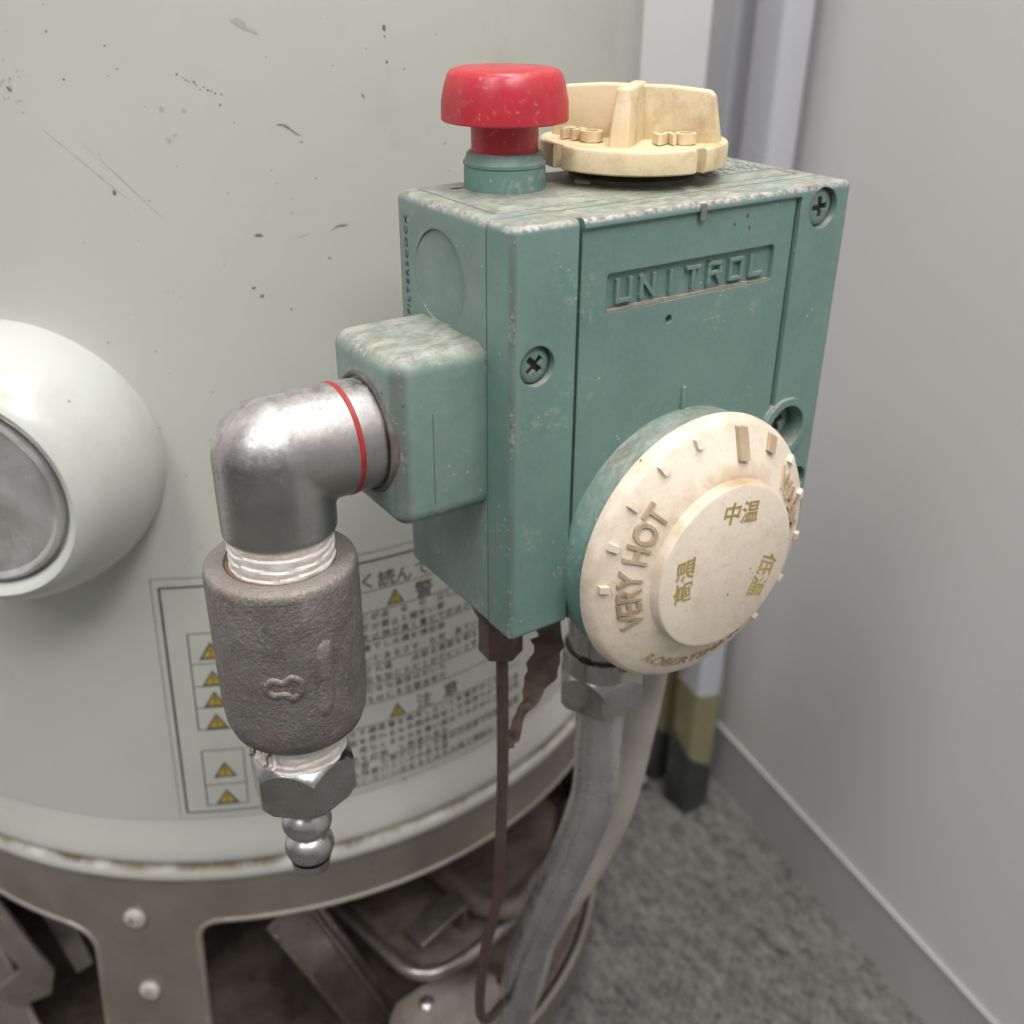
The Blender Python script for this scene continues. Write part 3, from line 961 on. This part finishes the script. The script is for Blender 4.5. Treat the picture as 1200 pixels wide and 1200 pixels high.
# inlet boss
me = raw(MB().box(-21.8, 4, 9.5, 39.3, -58.5, -20.6), 3.7, 6)
IB = obj('inlet_boss', me, 'teal_worn', BODY)
obj('inlet_ring', MB().lathe([(13.6, 6.5), (13.6, 0.3), (13.45, -0.3), (13.1, -0.6), (12.6, -0.55), (12.25, 0.2), (12.2, 2)], (-21.8, 24, -40.2), (1, 0, 0), 64, caps=False), 'brown_rough', BODY)
obj('casting_seam', MB().box(-13.22, -13.12, 9.46, 11, -54, -33), 'darkhole', BODY, smooth=0)
# plate of rough cast characters at the back right of the top
obj('character_plate', MB().box(69.5, 91.6, 20.5, 46.2, Z1 - 0.3, Z1 + 0.09), simple('grimy_plate', (0.10, 0.115, 0.10), (0.19, 0.20, 0.175), 200, 0.7), BODY, smooth=0)
rp = MB()
for i in range(26):
    for j in range(13):
        if random.random() < 0.62:
            x0 = 70.5 + i * 0.82
            y0 = 21.5 + j * 1.85
            rp.box(x0, x0 + random.uniform(0.3, 0.62), y0, y0 + random.uniform(0.5, 1.2), Z1 + 0.05, Z1 + 0.1 + random.uniform(0.12, 0.3))
o = obj('cast_characters', rp, simple('pale_dusty_paint', (0.62, 0.62, 0.56), (0.36, 0.40, 0.36), 300, 0.7), BODY, smooth=0)
o['kind'] = 'stuff'
obj('plug_disc', MB().lathe([(2.6, 0.05), (2.6, 0.45), (2.3, 0.6), (0.001, 0.6)], (41.6, 31.5, Z1), (0, 0, 1), 32), simple('pale_plug', (0.6, 0.6, 0.55), (0.5, 0.5, 0.46), 200, 0.5), BODY)
obj('top_slot', MB().prism([(-1.6, 0), (0, -0.8), (2.4, 0), (0.4, 0.8)], 0.05, 0.12, ((12.0, 40.5, Z1), (1, 0, 0), (0, 1, 0), (0, 0, 1))), 'darkhole', BODY, smooth=0)

# front cover
FY = ((0, 0, 0), (1, 0, 0), (0, 0, 1), (0, -1, 0))      # (x, z) on the front plane, + is out
me = boolean(raw(MB().box(W0, W1, 0, 16, Z0, Z1), 1.5, 5), [MB().box(-20, 120, 9.05, 40, -150, 50).mesh()])
pan = 0.75
cuts = [MB().prism(rrect(17.2, 79.3, Z0 - 6, 3.0, 1.0), -pan, 4, FY).mesh(),
        MB().prism([(16.1, Z0 - 4), (17.5, Z0 - 4), (17.5, Z1 + 4), (16.1, Z1 + 4)], -1.7, 4, FY).mesh(),
        MB().prism([(79.0, Z0 - 4), (80.0, Z0 - 4), (80.0, 2.9), (79.0, 2.9)], -1.5, 4, FY).mesh(),
        MB().prism(rrect(24.4, 73.6, -15.6, -7.2, 0.7), -pan - 1.1, 4, FY).mesh(),
        MB().prism(circ(6.4, -23.6, 4.35), -2.4, 4, FY).mesh(),
        MB().prism(circ(87.6, -0.4, 4.7), -2.4, 4, FY).mesh(),
        MB().prism(circ(42.4, -19.8, 1.0, 14), -pan - 1.2, 4, FY).mesh()]
me = boolean(me, cuts)
# bosses round the two lower right screws
bs = boolean(raw(MB().prism(circ(84.3, -55.2, 8.0, 56), -1.5, 1.1, FY), 0.0), [])
me = boolean(me, [bs], 'UNION')
me = boolean(me, [MB().prism(circ(84.3, -55.2, 6.1, 48), -6.5, 6, FY).mesh(), MB().prism(circ(92.0, -72, 3.6, 40), -4.5, 6, FY).mesh()])
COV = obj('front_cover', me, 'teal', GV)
YP = pan                                                  # y of the recessed panel
for (x, z, r_s, y_in, rot, tilt) in ((6.4, -23.6, 3.9, 1.55, 0.75, 0), (87.6, -0.4, 4.15, 1.55, 0.1, 0), (84.3, -55.2, 5.2, 3.6, 0.5, 0)):
    me = screw_head((x, y_in, z), (0, -1, 0), r_s, dome=0.55, depth=1.5, rot=rot, sl=0.58)
    s_ = obj('cover_screw', me, 'teal', COV)
    obj('cross_slot', MB().lathe([(r_s * 0.62, 0), (r_s * 0.62, 0.2), (0.001, 0.2)], (x, y_in + 0.5, z), (0, -1, 0), 24), 'darkhole', COV, smooth=0)
# raised lettering
LET = {'U': [[(0, 1), (0, 0), (1, 0), (1, 1)]], 'N': [[(0, 0), (0, 1), (1, 0), (1, 1)]], 'I': [[(0.5, 0), (0.5, 1)]], 'T': [[(0, 1), (1, 1)], [(0.5, 1), (0.5, 0)]],
       'R': [[(0, 0), (0, 1), (1, 1), (1, 0.5), (0, 0.5)], [(0.62, 0.5), (1, 0)]], 'O': [[(0, 0), (0, 1), (1, 1), (1, 0), (0, 0)]], 'L': [[(0, 1), (0, 0), (1, 0)]]}
mb = MB()
lw, lh, sw = 3.5, 4.3, 0.48
for k, chr_ in enumerate('UNITROL'):
    xc = 27.6 + k * 6.55
    zb = -13.5
    for pl in LET[chr_]:
        for (a0, b0), (a1, b1) in zip(pl[:-1], pl[1:]):
            p, q = Vector((xc + a0 * lw, zb + b0 * lh)), Vector((xc + a1 * lw, zb + b1 * lh))
            d_ = (q - p).normalized()
            kx = 0.010 * (len(mb.f) // 6 % 9)
            nn2 = Vector((-d_.y, d_.x)) * (sw - kx)
            p, q = p - d_ * (sw - 0.02 - kx), q + d_ * (sw - 0.01 - kx * 1.3)
            mb.prism([tuple(p - nn2), tuple(q - nn2), tuple(q + nn2), tuple(p + nn2)], -pan - 1.2, -pan - 0.15 + 0.006 * (len(mb.f) // 6 % 9), FY)
obj('raised_lettering', mb, 'teal', COV, smooth=0)
obj('grime_line', MB().prism([(25, -15.5), (73, -15.5), (73, -15.05), (62, -14.75), (48, -15.1), (36, -14.7), (25, -15.1)], -pan - 1.08, -pan - 0.35, FY), simple('settled_grime', (0.34, 0.31, 0.24), (0.24, 0.21, 0.16), 600, 0.9), COV, smooth=0)
obj('index_mark', MB().prism([(48.1, -46), (49.2, -46), (49.2, -36.8), (48.1, -36.8)], -pan - 0.1, 0.0, FY), 'teal', COV, bevel=0.2, bseg=2)
obj('top_clip', MB().prism([(48.4, 1.0), (50.2, 1.0), (50.2, 4.6), (48.4, 4.6)], -1.2, 0.35, FY), 'steel', COV, bevel=0.3, bseg=2)
# bottom outlet boss
obj('outlet_neck', MB().lathe([(12.5, 4), (12.5, -12), (11.5, -18), (10.4, -22), (10.2, -34)], (49.6, 25, -90), (0, 0, 1), 56), 'steel', BODY)
obj('outlet_gasket', MB().lathe([(10.6, -33.8), (11.6, -34.2), (11.6, -36.5), (10.6, -37)], (49.6, 25, -90), (0, 0, 1), 48), 'brown', BODY)
obj('pilot_socket', MB().lathe([(7.2, 3), (7.2, -2.2), (6.2, -4.6), (5.2, -5.5)], (9.2, 17.8, -90), (0, 0, 1), 48), 'brown', BODY)

# ---- temperature dial
DC = Vector((48.3, 0, -75.6))
obj('dial_boss', MB().lathe([(33.2, -1.2), (33.2, 6.0), (32.8, 7.0), (32, 7.4), (0.001, 7.4)], DC, (0, -1, 0), 96), 'teal_round', GV)
DL = obj('temperature_dial', MB().lathe([(30, 7.6), (34.3, 7.6), (34.6, 8.0), (34.4, 9.6), (33.5, 11.2), (32.8, 11.7), (30, 13.05), (22.2, 16.8), (21.7, 17.05), (21.35, 18.0), (21.15, 19.0),
                                         (20.9, 19.4), (20.3, 19.7), (0.001, 19.75)], DC, (0, -1, 0), 128), 'cream', GV, smooth=28)
tag(DL, 'round cream temperature dial with raised lettering and a flat hub')

def dialp(ang, rad, out):
    a = R(ang)
    return (DC.x + rad * math.sin(a), -out, DC.z + rad * math.cos(a))

def dial_block(a0, r0, r1, w, out0, out1, name, mat_):
    a = R(a0)
    er = Vector((math.sin(a), 0, math.cos(a)))
    et = Vector((math.cos(a), 0, -math.sin(a)))
    mb = MB().prism([(-w / 2, r0), (w / 2, r0), (w / 2, r1), (-w / 2, r1)], out0, out1, (DC, et, er, (0, -1, 0)))
    mb.v = [(x, y - 0.48 * max(0.0, 32.9 - math.hypot(x - DC.x, z - DC.z)), z) for x, y, z in mb.v]
    return obj(name, mb, mat_, DL, smooth=0)

for a in (-87.7, -69, -50.2, -31, -11.8, 53.5, 75, 97.2, 119, 141):
    dial_block(a, 30.7, 32.7, 1.6, 11.0, 12.9, 'dial_tick', 'cream')
dial_block(12.4, 25.6, 32.6, 3.1, 11.2, 13.0, 'dial_pointer', 'cream_letter')
dial_block(33.6, 28.6, 32.6, 2.6, 11.2, 12.9, 'dial_pointer', 'cream_letter')

def arc_text(body, a0, a1, rmid, h, out0, depth, name, mat_, inward=False, bold=0.03):
    v, f = text_mesh(body, h * 1.4, depth, bold=bold)
    lo, hi = v[:, 0].min(), v[:, 0].max()
    sy_ = h / (v[:, 1].max() - v[:, 1].min())
    vs = []
    for x, y, z in v:
        t_ = (x - lo) / (hi - lo)
        rr = rmid + (-y if inward else y) * sy_
        vs.append(dialp(a0 + (a1 - a0) * t_, rr, out0 + z + 0.48 * max(0.0, 32.9 - rr)))
    return obj(name, MB().add(vs, f), mat_, DL, smooth=0)

arc_text('VERY HOT', -113.0, -44.0, 26.3, 5.2, 11.4, 1.0, 'raised_lettering', 'cream_letter', bold=0.1)
arc_text('WARM', 48.5, 87.5, 26.2, 5.2, 11.3, 1.1, 'raised_lettering', 'cream_letter', bold=0.1)
arc_text('ROBERTSHAW', 220.5, 151.0, 28.2, 3.0, 11.45, 0.5, 'raised_lettering', 'cream_letter', inward=True, bold=0.0)

def kanji(body, ang, rad, size, rot):
    v, f = text_mesh(body, size, 0.16, bold=0.07)
    c, s_ = math.cos(R(rot)), math.sin(R(rot))
    cx, _, cz = dialp(ang, rad, 0)
    xm = (v[:, 0].max() + v[:, 0].min()) / 2
    vs = []
    for x, y, z in v:
        x = (x - xm)
        vs.append((cx + x * c - y * s_, -19.68 - z, cz + x * s_ + y * c))
    obj('printed_characters', MB().add(vs, f), 'gold_ink', DL, smooth=0)

kanji('中温', 10.5, 14.3, 6.0, -10)
kanji('高温', -86, 13.8, 6.0, 90 - 2)
kanji('低温', 116, 13.7, 6.0, -116)

# ---- red button on its collar
BC = (22.4, 36.4, Z1)
CO = obj('button_collar', MB().lathe([(9.2, -0.3), (9.2, 3.6), (9.05, 4.9), (9.35, 5.2), (9.35, 5.8), (8.9, 6.3), (8.5, 7.6), (7.9, 8.0), (7.3, 8.0)], BC, (0, 0, 1), 64), 'teal_round', GV)
RB = obj('red_button', MB().lathe([(7.5, 7.2), (7.5, 14.3), (13.8, 14.3), (14.05, 14.6), (13.95, 18.3), (13.4, 21.0), (12.6, 23.5), (11.9, 24.5), (10.6, 24.95), (6, 25.05), (0.001, 25.1)], BC, (0, 0, 1), 96), 'red', GV, smooth=40)
tag(RB, 'red plastic mushroom push button')

# ---- cream gas cock knob on the top
KC = Vector((55.7, 32.0, Z1 - 0.9))
obj('knob_stem', MB().lathe([(15, 0.6), (15, 2.0), (11, 2.4), (11, 5.4)], KC, (0, 0, 1), 56), 'brown_rough', GV)  # stem coloured dark brown: paints the shadow gap under the knob
kn = MB().lathe([(17.0, 4.4), (21.4, 4.4), (22.0, 4.8), (22.1, 9.0), (21.8, 9.5), (21.2, 9.7), (20.2, 9.5), (19.6, 9.3), (12, 9.3), (0.001, 9.4)], KC, (0, 0, 1), 96)
cutk = []
camdir = math.atan2(-164.2 - KC.y, -110.6 - KC.x)
for off in (R(44), R(-50)):
    a = camdir + off
    d2 = Vector((math.cos(a), math.sin(a), 0))
    cutk.append(MB().prism([(19.5, -1.5), (25, -1.5), (25, 1.5), (19.5, 1.5)], 2, 12, (KC, d2, Vector((-d2.y, d2.x, 0)), (0, 0, 1))).mesh())
KN = obj('gas_cock_knob', boolean(raw(kn), cutk), 'yellow_cream', GV, smooth=40)
tag(KN, 'yellowed cream gas cock knob with crossed grip fins')
fa = camdir + math.pi / 2 + R(-13)
fe = Vector((math.cos(fa), math.sin(fa), 0))               # along the long fin
fn = Vector((-fe.y, fe.x, 0))
fin = MB().prism([(-20.6, 8.5), (20.6, 8.5), (18.3, 19.6), (17.0, 20.6), (8, 21.3), (-8, 21.3), (-17.0, 20.6), (-18.3, 19.6)], -1.3, 1.3, (KC + fn * (-1.5 if fn.dot(Vector((-1, -1, 0))) > 0 else 1.5), fe, (0, 0, 1), fn))
obj('grip_fin', fin, 'yellow_cream', KN, bevel=0.7)
fd = -fn if fn.dot(Vector((-1, -1, 0))) < 0 else fn         # towards the camera
f2 = MB()
vs = []
for (t_, w, zz) in ((-2, 2.5, 8.6), (15.0, 2.5, 8.6), (12.0, 1.8, 21.6), (-4, 1.8, 21.8)):
    for s_ in (-1, 1):
        q = KC + fd * t_ + fe * (s_ * w)
        vs.append((q.x, q.y, KC.z + zz))
f2.add(vs, [(0, 2, 4, 6), (1, 7, 5, 3), (2, 3, 5, 4), (4, 5, 7, 6), (0, 6, 7, 1), (0, 1, 3, 2)])
obj('grip_fin', f2, 'yellow_cream', KN, bevel=0.8)
def knob_chars(body, t_, s_, size, spin):
    v, f = text_mesh(body, size, 2.2, bold=0.12)
    xm = (v[:, 0].max() + v[:, 0].min()) / 2
    ex = fe * math.cos(spin) + fd * math.sin(spin)
    ey = fe * -math.sin(spin) + fd * math.cos(spin)
    o0 = KC + fd * t_ + fe * s_
    obj('raised_lettering', MB().add([tuple(o0 + ex * (x - xm) + ey * y + Vector((0, 0, 9.6 + z))) for x, y, z in v], f), 'yellow_cream', KN)
side = fe if fe.dot(Vector((1, -0.7, 0))) > 0 else -fe
sg = 1 if side is fe else -1
knob_chars('OFF', 6.5, -11.0 * sg, 7.0, R(205))
knob_chars('ON', 5.0, 11.0 * sg, 6.4, R(150))

# ================================================================== INLET PIPEWORK
EY, EZ = 24.0, -40.2
EX = -43.2
EL = thing('pipe_elbow', (EX, EY, -64), 'pitted nickel pipe elbow with a red paint band, screwed into the teal box', 'pipe elbow')
ea = raw(MB().lathe([(11.7, 0), (12.1, 3), (12.2, 8), (12.25, 23.7)], (-19.5, EY, EZ), (-1, 0, 0), 64))
eb = raw(MB().lathe([(12.25, -57.2), (12.3, -50), (12.3, EZ)], (EX, EY, 0), (0, 0, 1), 64))
sp = [(12.35 * math.sin(math.pi * i / 24) + 1e-4, -12.35 * math.cos(math.pi * i / 24)) for i in range(25)]
ec = raw(MB().lathe(sp, (EX, EY, EZ), (0, 0, 1), 64, caps=False))
em = boolean(boolean(ea, [eb], 'UNION'), [ec], 'UNION')
eo = tmp_obj(em)
md = eo.modifiers.new('r', 'REMESH')
md.mode, md.voxel_size = 'VOXEL', 0.00045
md2 = eo.modifiers.new('s', 'SMOOTH')
md2.factor, md2.iterations = 0.5, 14
dg = bpy.context.evaluated_depsgraph_get()
dg.update()
em = bpy.data.meshes.new_from_object(eo.evaluated_get(dg))
bpy.data.objects.remove(eo)
obj('elbow_body', em, 'nickel', EL, smooth=60)
red = MB()
red.lathe([(12.15, -0.7), (12.36, -0.5), (12.38, 0.4), (12.15, 0.65)], (-28.3, EY, EZ), (-1, 0, 0), 64, caps=False)
obj('red_paint_band', red, 'redpaint', EL)
def wrapped(c, z0, z1, r, n=72, rows=26, amp=0.45):
    """thread under loosely wound sealing tape: a wavering, ridged sleeve"""
    mb = MB()
    vs, fs = [], []
    for j in range(rows + 1):
        t_ = j / rows
        for i in range(n):
            a = 2 * math.pi * i / n
            tw = t_ * 5.2 + a / (2 * math.pi) + 0.12 * math.sin(3 * a + 1.3 * t_ * 7) + 0.07 * math.sin(7 * a)
            rr = r - amp * (tw % 1.0) ** 2 + 0.10 * math.sin(11 * a + 9 * t_) + random.uniform(-0.04, 0.04)
            vs.append((c[0] + rr * math.cos(a), c[1] + rr * math.sin(a), z0 + (z1 - z0) * t_ + 0.12 * math.sin(2 * a)))
    for j in range(rows):
        for i in range(n):
            i2 = (i + 1) % n
            fs.append((j * n + i, j * n + i2, (j + 1) * n + i2, (j + 1) * n + i))
    return mb.add(vs, fs)
tpm = wrapped((EX - 0.15, EY), -56.6, -68.0, 11.5)
obj('thread_tape', tpm, 'tape', EL)

CX = -43.9
CPL = thing('pipe_coupling', (CX, EY, -108), 'rough grey cast iron pipe coupling with a raised mark, under the elbow', 'pipe coupling')
me = raw(MB().lathe([(11.6, -68), (11.6, -65.0), (12.2, -64.2), (15.6, -64.3), (16.3, -64.9), (16.65, -66.4), (16.7, -80), (16.6, -98), (16.2, -103.5), (15.2, -106.6), (13.6, -108.2), (11.4, -108.4), (11.2, -106)], (CX, EY, 0), n=96, caps=False))
CB = obj('coupling_body', me, 'iron', CPL, smooth=45)
obj('rust_ring', MB().lathe([(11.0, -64.7), (11.75, -64.4), (11.9, -65.2), (11.0, -66)], (CX, EY, 0), n=64, caps=False), 'rust', CPL)
# raised casting marks: a vertical bar and a hooked figure
def on_coup(s_, z, out):
    base = math.atan2(-164 - EY, -110.6 - CX)
    a = base + s_ / 16.7
    return (CX + (16.7 + out) * math.cos(a), EY + (16.7 + out) * math.sin(a), z)
mk = MB().tube(smooth_path([on_coup(7.4, -77.5, -2.6), on_coup(7.2, -80.0, -1.5), on_coup(6.9, -84, -1.3), on_coup(6.6, -91, -1.3), on_coup(6.2, -94.5, -1.6), on_coup(6.1, -96.5, -2.8)], 5), 2.5, 20)
obj('cast_mark', mk, 'iron', CB, smooth=60)
hk = [on_coup(s_, z, -0.45) for s_, z in ((-6.0, -86.5), (-4.6, -85.2), (-2.4, -85.8), (-0.6, -84.6), (1.2, -86.0), (1.0, -88.6), (-0.6, -90.0), (-2.2, -88.8), (-4.6, -89.0), (-6.0, -87.8), (-6.0, -86.5))]
obj('cast_mark', MB().tube(smooth_path(hk, 5), 1.0, 12, caps=False), 'iron', CB, smooth=60)

HB = thing('hose_barb', (-44.6, EY, -154), 'steel hose barb with hex nut and ribbed tip below the iron coupling', 'hose fitting')
NX = -44.3
obj('thread_tape', wrapped((NX, EY), -106.5, -118.0, 11.1), 'tape', HB)
# loose wisps of tape
for k in range(5):
    a = R(185 + k * 9)
    p0 = Vector((NX + 10.8 * math.cos(a), EY + 10.8 * math.sin(a), -109.5 - k * 0.4))
    d_ = Vector((math.cos(a), math.sin(a), random.uniform(-0.5, 0.5)))
    obj('tape_wisp', MB().tube(smooth_path([p0, p0 + d_ * 1.4 + Vector((0, 0, .5)), p0 + d_ * 2.2 + Vector((0.3, -.3, -0.4)), p0 + d_ * 3.2], 4), [0.32] * 12 + [0.1], 6), 'rust' if k % 2 else 'tape', HB)
hexr = 13.1
nut = raw(MB().prism([(hexr * math.cos(R(60 * i + 19)), hexr * math.sin(R(60 * i + 19))) for i in range(6)], -129.2, -116.2, ((NX, EY, 0), (1, 0, 0), (0, 1, 0), (0, 0, 1))))
cone = raw(MB().lathe([(10.6, -116.0), (11.0, -116.21), (13.8, -120.2), (13.8, -126.2), (12.0, -129.19), (11.8, -129.4)], (NX, EY, 0), n=64))
nut = boolean(nut, [cone], 'INTERSECT')
obj('hex_nut', nut, 'steel', HB)
BX = -44.8
bp = [(5.0, -128.6)]
for c0, rr in ((-140.0, 6.25), (-148.2, 6.2)):
    for i in range(13):
        a = R(52 - 104 * i / 12)
        bp.append((rr * math.cos(a) * (1.0 if abs(a) < 0.9 else 0.99), c0 + 5.3 * math.sin(a)))
bp += [(5.2, -152.0), (4.4, -155.8), (3.4, -156.2), (3.1, -155), (0.001, -154)]
obj('barb', MB().lathe(bp, (BX, EY, 0), n=64), 'barb', HB, smooth=50)

# ================================================================== PILOT TUBE, GAS PIPE, HOSE
PT = thing('pilot_tube', (9.2, 17.8, -98), 'thin dark brown tube with hex nut hanging from the bottom of the box', 'tube')
hx = 5.75
obj('hex_nut', MB().prism([(hx * math.cos(R(60 * i + 27)), hx * math.sin(R(60 * i + 27))) for i in range(6)], -106.2, -95.2, ((9.2, 17.8, 0), (1, 0, 0), (0, 1, 0), (0, 0, 1))), 'brown', PT, bevel=0.35)
tubep = smooth_path([(9.6, 17.8, -104), (9.7, 17.8, -115), (9.9, 17.8, -145), (9.5, 18.5, -178), (9.2, 20, -200), (6.3, 22, -221), (5.6, 24, -241), (7.0, 26, -256), (14, 32, -270), (30, 48, -292), (48, 70, -325), (60, 96, -352)], 8)
obj('tube', MB().tube(tubep, 1.65, 16), 'brown', PT)

GP = thing('gas_pipe', (50.5, 25, -142), 'grey metal pipe with large hex nut bending down from the box to the burner', 'pipe')
hx = 13.4
nutp = raw(MB().prism([(hx * math.cos(R(60 * i + 54)), hx * math.sin(R(60 * i + 54))) for i in range(6)], -141.6, -124.0, ((49.3, 25, 0), (1, 0, 0), (0, 1, 0), (0, 0, 1))))
cone = raw(MB().lathe([(10.0, -123.6), (11.5, -124.01), (11.6, -130.2), (11.9, -130.6), (14.2, -134.2), (14.2, -139.2), (12.6, -141.59), (12.4, -142)], (49.3, 25, 0), n=64))
obj('hex_nut', boolean(nutp, [cone], 'INTERSECT'), 'steel', GP)
gp = smooth_path([(49.5, 25, -136), (49.5, 25, -146), (49.6, 25, -160), (50.0, 26, -182), (47.4, 31.5, -209), (44.4, 39, -237), (42.8, 48, -267), (43.4, 56, -298), (45, 66, -338), (45, 80, -380), (42, 104, -396)], 8)
obj('tube', MB().tube(gp, 7.2, 40), 'alu', GP)

HS = thing('drain_hose', (86, 38, -92), 'pale greyish plastic hose passing behind the gas pipe', 'hose')
hs = smooth_path([(85.0, 36, -90), (84.4, 38, -130), (83.1, 40, -158), (80.2, 40, -178.5), (75.6, 42, -212), (69.2, 46, -237), (61.5, 51, -259), (56.8, 60, -287), (55.8, 66, -318), (56, 80, -365), (56, 100, -405), (58, 130, -430)], 8)
obj('hose_tube', MB().tube(hs, 5.6, 28), 'hose', HS)

# torn brown film between tube and nut
TF = thing('torn_film', (26, 22, -120), 'ragged strip of dark brown film stuck between the thin tube and pipe nut', 'torn film')
cl = [(33.2, 22, -92.5), (31.5, 21.5, -98), (27.0, 20.5, -101), (26.2, 20, -107), (25.0, 19.8, -112), (23.5, 19.5, -117), (22.0, 19.3, -121), (19.6, 19, -126), (16.5, 18.8, -131), (13.6, 18.6, -136.5), (12.0, 18.4, -140)]
wd_ = [2.2, 3.0, 4.3, 4.0, 4.6, 4.2, 4.4, 2.6, 1.4, 1.8, 2.0]
cl2 = smooth_path(cl, 6)
kn_ = np.arange(0, 70, 2.6)
jag = np.interp(np.arange(70), kn_, rng.uniform(-0.25, 0.3, len(kn_)))
jag2 = np.interp(np.arange(70), kn_ * 0.8, rng.uniform(-0.3, 0.25, len(kn_)))
top_, bot_ = [], []
for i, p in enumerate(cl2):
    t_ = i / (len(cl2) - 1) * (len(wd_) - 1)
    k = min(int(t_), len(wd_) - 2)
    w = wd_[k] + (wd_[k + 1] - wd_[k]) * (t_ - k)
    tg = (cl2[min(i + 1, len(cl2) - 1)] - cl2[max(i - 1, 0)]).normalized()
    sd = tg.cross(Vector((0.5, 0.83, -0.2))).normalized()
    top_.append(p + sd * w * (0.95 + jag[i]))
    bot_.append(p - sd * w * (0.85 + jag2[i]))
vs, fs = [], []
cam_n = Vector((-0.5, -0.83, 0.25)).normalized()
for i in range(len(cl2)):
    bend = cam_n * (0.9 * math.sin(i * 0.55) + 0.25 * math.sin(i * 1.1))
    for q, b_ in ((top_[i], -1), (cl2[i], 1), (bot_[i], -0.6)):
        vs.append(q + bend * b_)
        vs.append(q + bend * b_ - cam_n * 0.35)
n_ = len(cl2)
for i in range(n_ - 1):
    a, b = i * 6, (i + 1) * 6
    for o2 in (0, 2):
        fs.append((a + o2, a + o2 + 2, b + o2 + 2, b + o2))
        fs.append((a + o2 + 1, b + o2 + 1, b + o2 + 3, a + o2 + 3))
    fs.append((a, b, b + 1, a + 1))
    fs.append((a + 4, a + 5, b + 5, b + 4))
obj('film_strip', MB().add(vs, fs), 'torn', TF, smooth=60)

# ================================================================== BACKGROUND STAND
def pole(name, x0, y0, x1, h, label, zt, zf):
    """box-section leg (half width h) with rounded corners, tape wrap and rubber foot"""
    P = thing(name, (x0, y0, FLOOR), label, 'stand leg', 'stand legs by the partition')
    sec = lambda e, rr: rrect(-h - e, h + e, -h - e, h + e, rr, 4)
    def sleeve(levels, e, rr, slant=0.0):
        mb = MB()
        base = sec(e, rr)
        n = len(base)
        vs, fs = [], []
        for li, z in enumerate(levels):
            for (a, b) in base:
                zz = z + (slant * (b - a) / h if li == len(levels) - 1 else 0)
                cx = x0 + (x1 - x0) * (zz - FLOOR) / 500
                vs.append((cx + a, y0 + b, zz))
        for li in range(len(levels) - 1):
            for i in range(n):
                fs.append((li * n + i, li * n + (i + 1) % n, (li + 1) * n + (i + 1) % n, (li + 1) * n + i))
        fs.append(tuple(range(n)))
        fs.append(tuple((len(levels) - 1) * n + i for i in range(n)))
        return mb.add(vs, fs)
    obj('pole_tube', sleeve([FLOOR + 6, FLOOR + 1500], 0, 3.0), 'pole', P)
    obj('tape_wrap', sleeve([zf - 25, zt], 0.5, 3.4, 3.0), 'poletape', P)
    obj('rubber_foot', sleeve([FLOOR + 0.5, zf], 1.3, 4.2, 7.0), 'rubber', P)
    return P

pole('stand_pole', 283, 207, 292, 10.0, 'front grey box section stand leg with masking tape and black rubber foot', -352, -402)
pole('stand_pole', 288, 243, 298, 10.0, 'rear slimmer grey stand leg half hidden behind the taped front leg', -345, -405)
SP = thing('floor_plate', (262, 262, FLOOR), 'pale metal plate on the carpet beside the stand legs', 'base plate')
obj('plate', MB().prism([(222, 236), (270, 230), (270, 290), (222, 300)], FLOOR + 3.6, FLOOR + 6.5, ((0, 0, 0), (1, 0, 0), (0, 1, 0), (0, 0, 1))), 'plate', SP, smooth=0)
obj('plate_edge', MB().tube([(221, 236, FLOOR + 5), (250, 232.6, FLOOR + 5), (270, 230, FLOOR + 5)], 2.4, 12), 'rubber', SP)
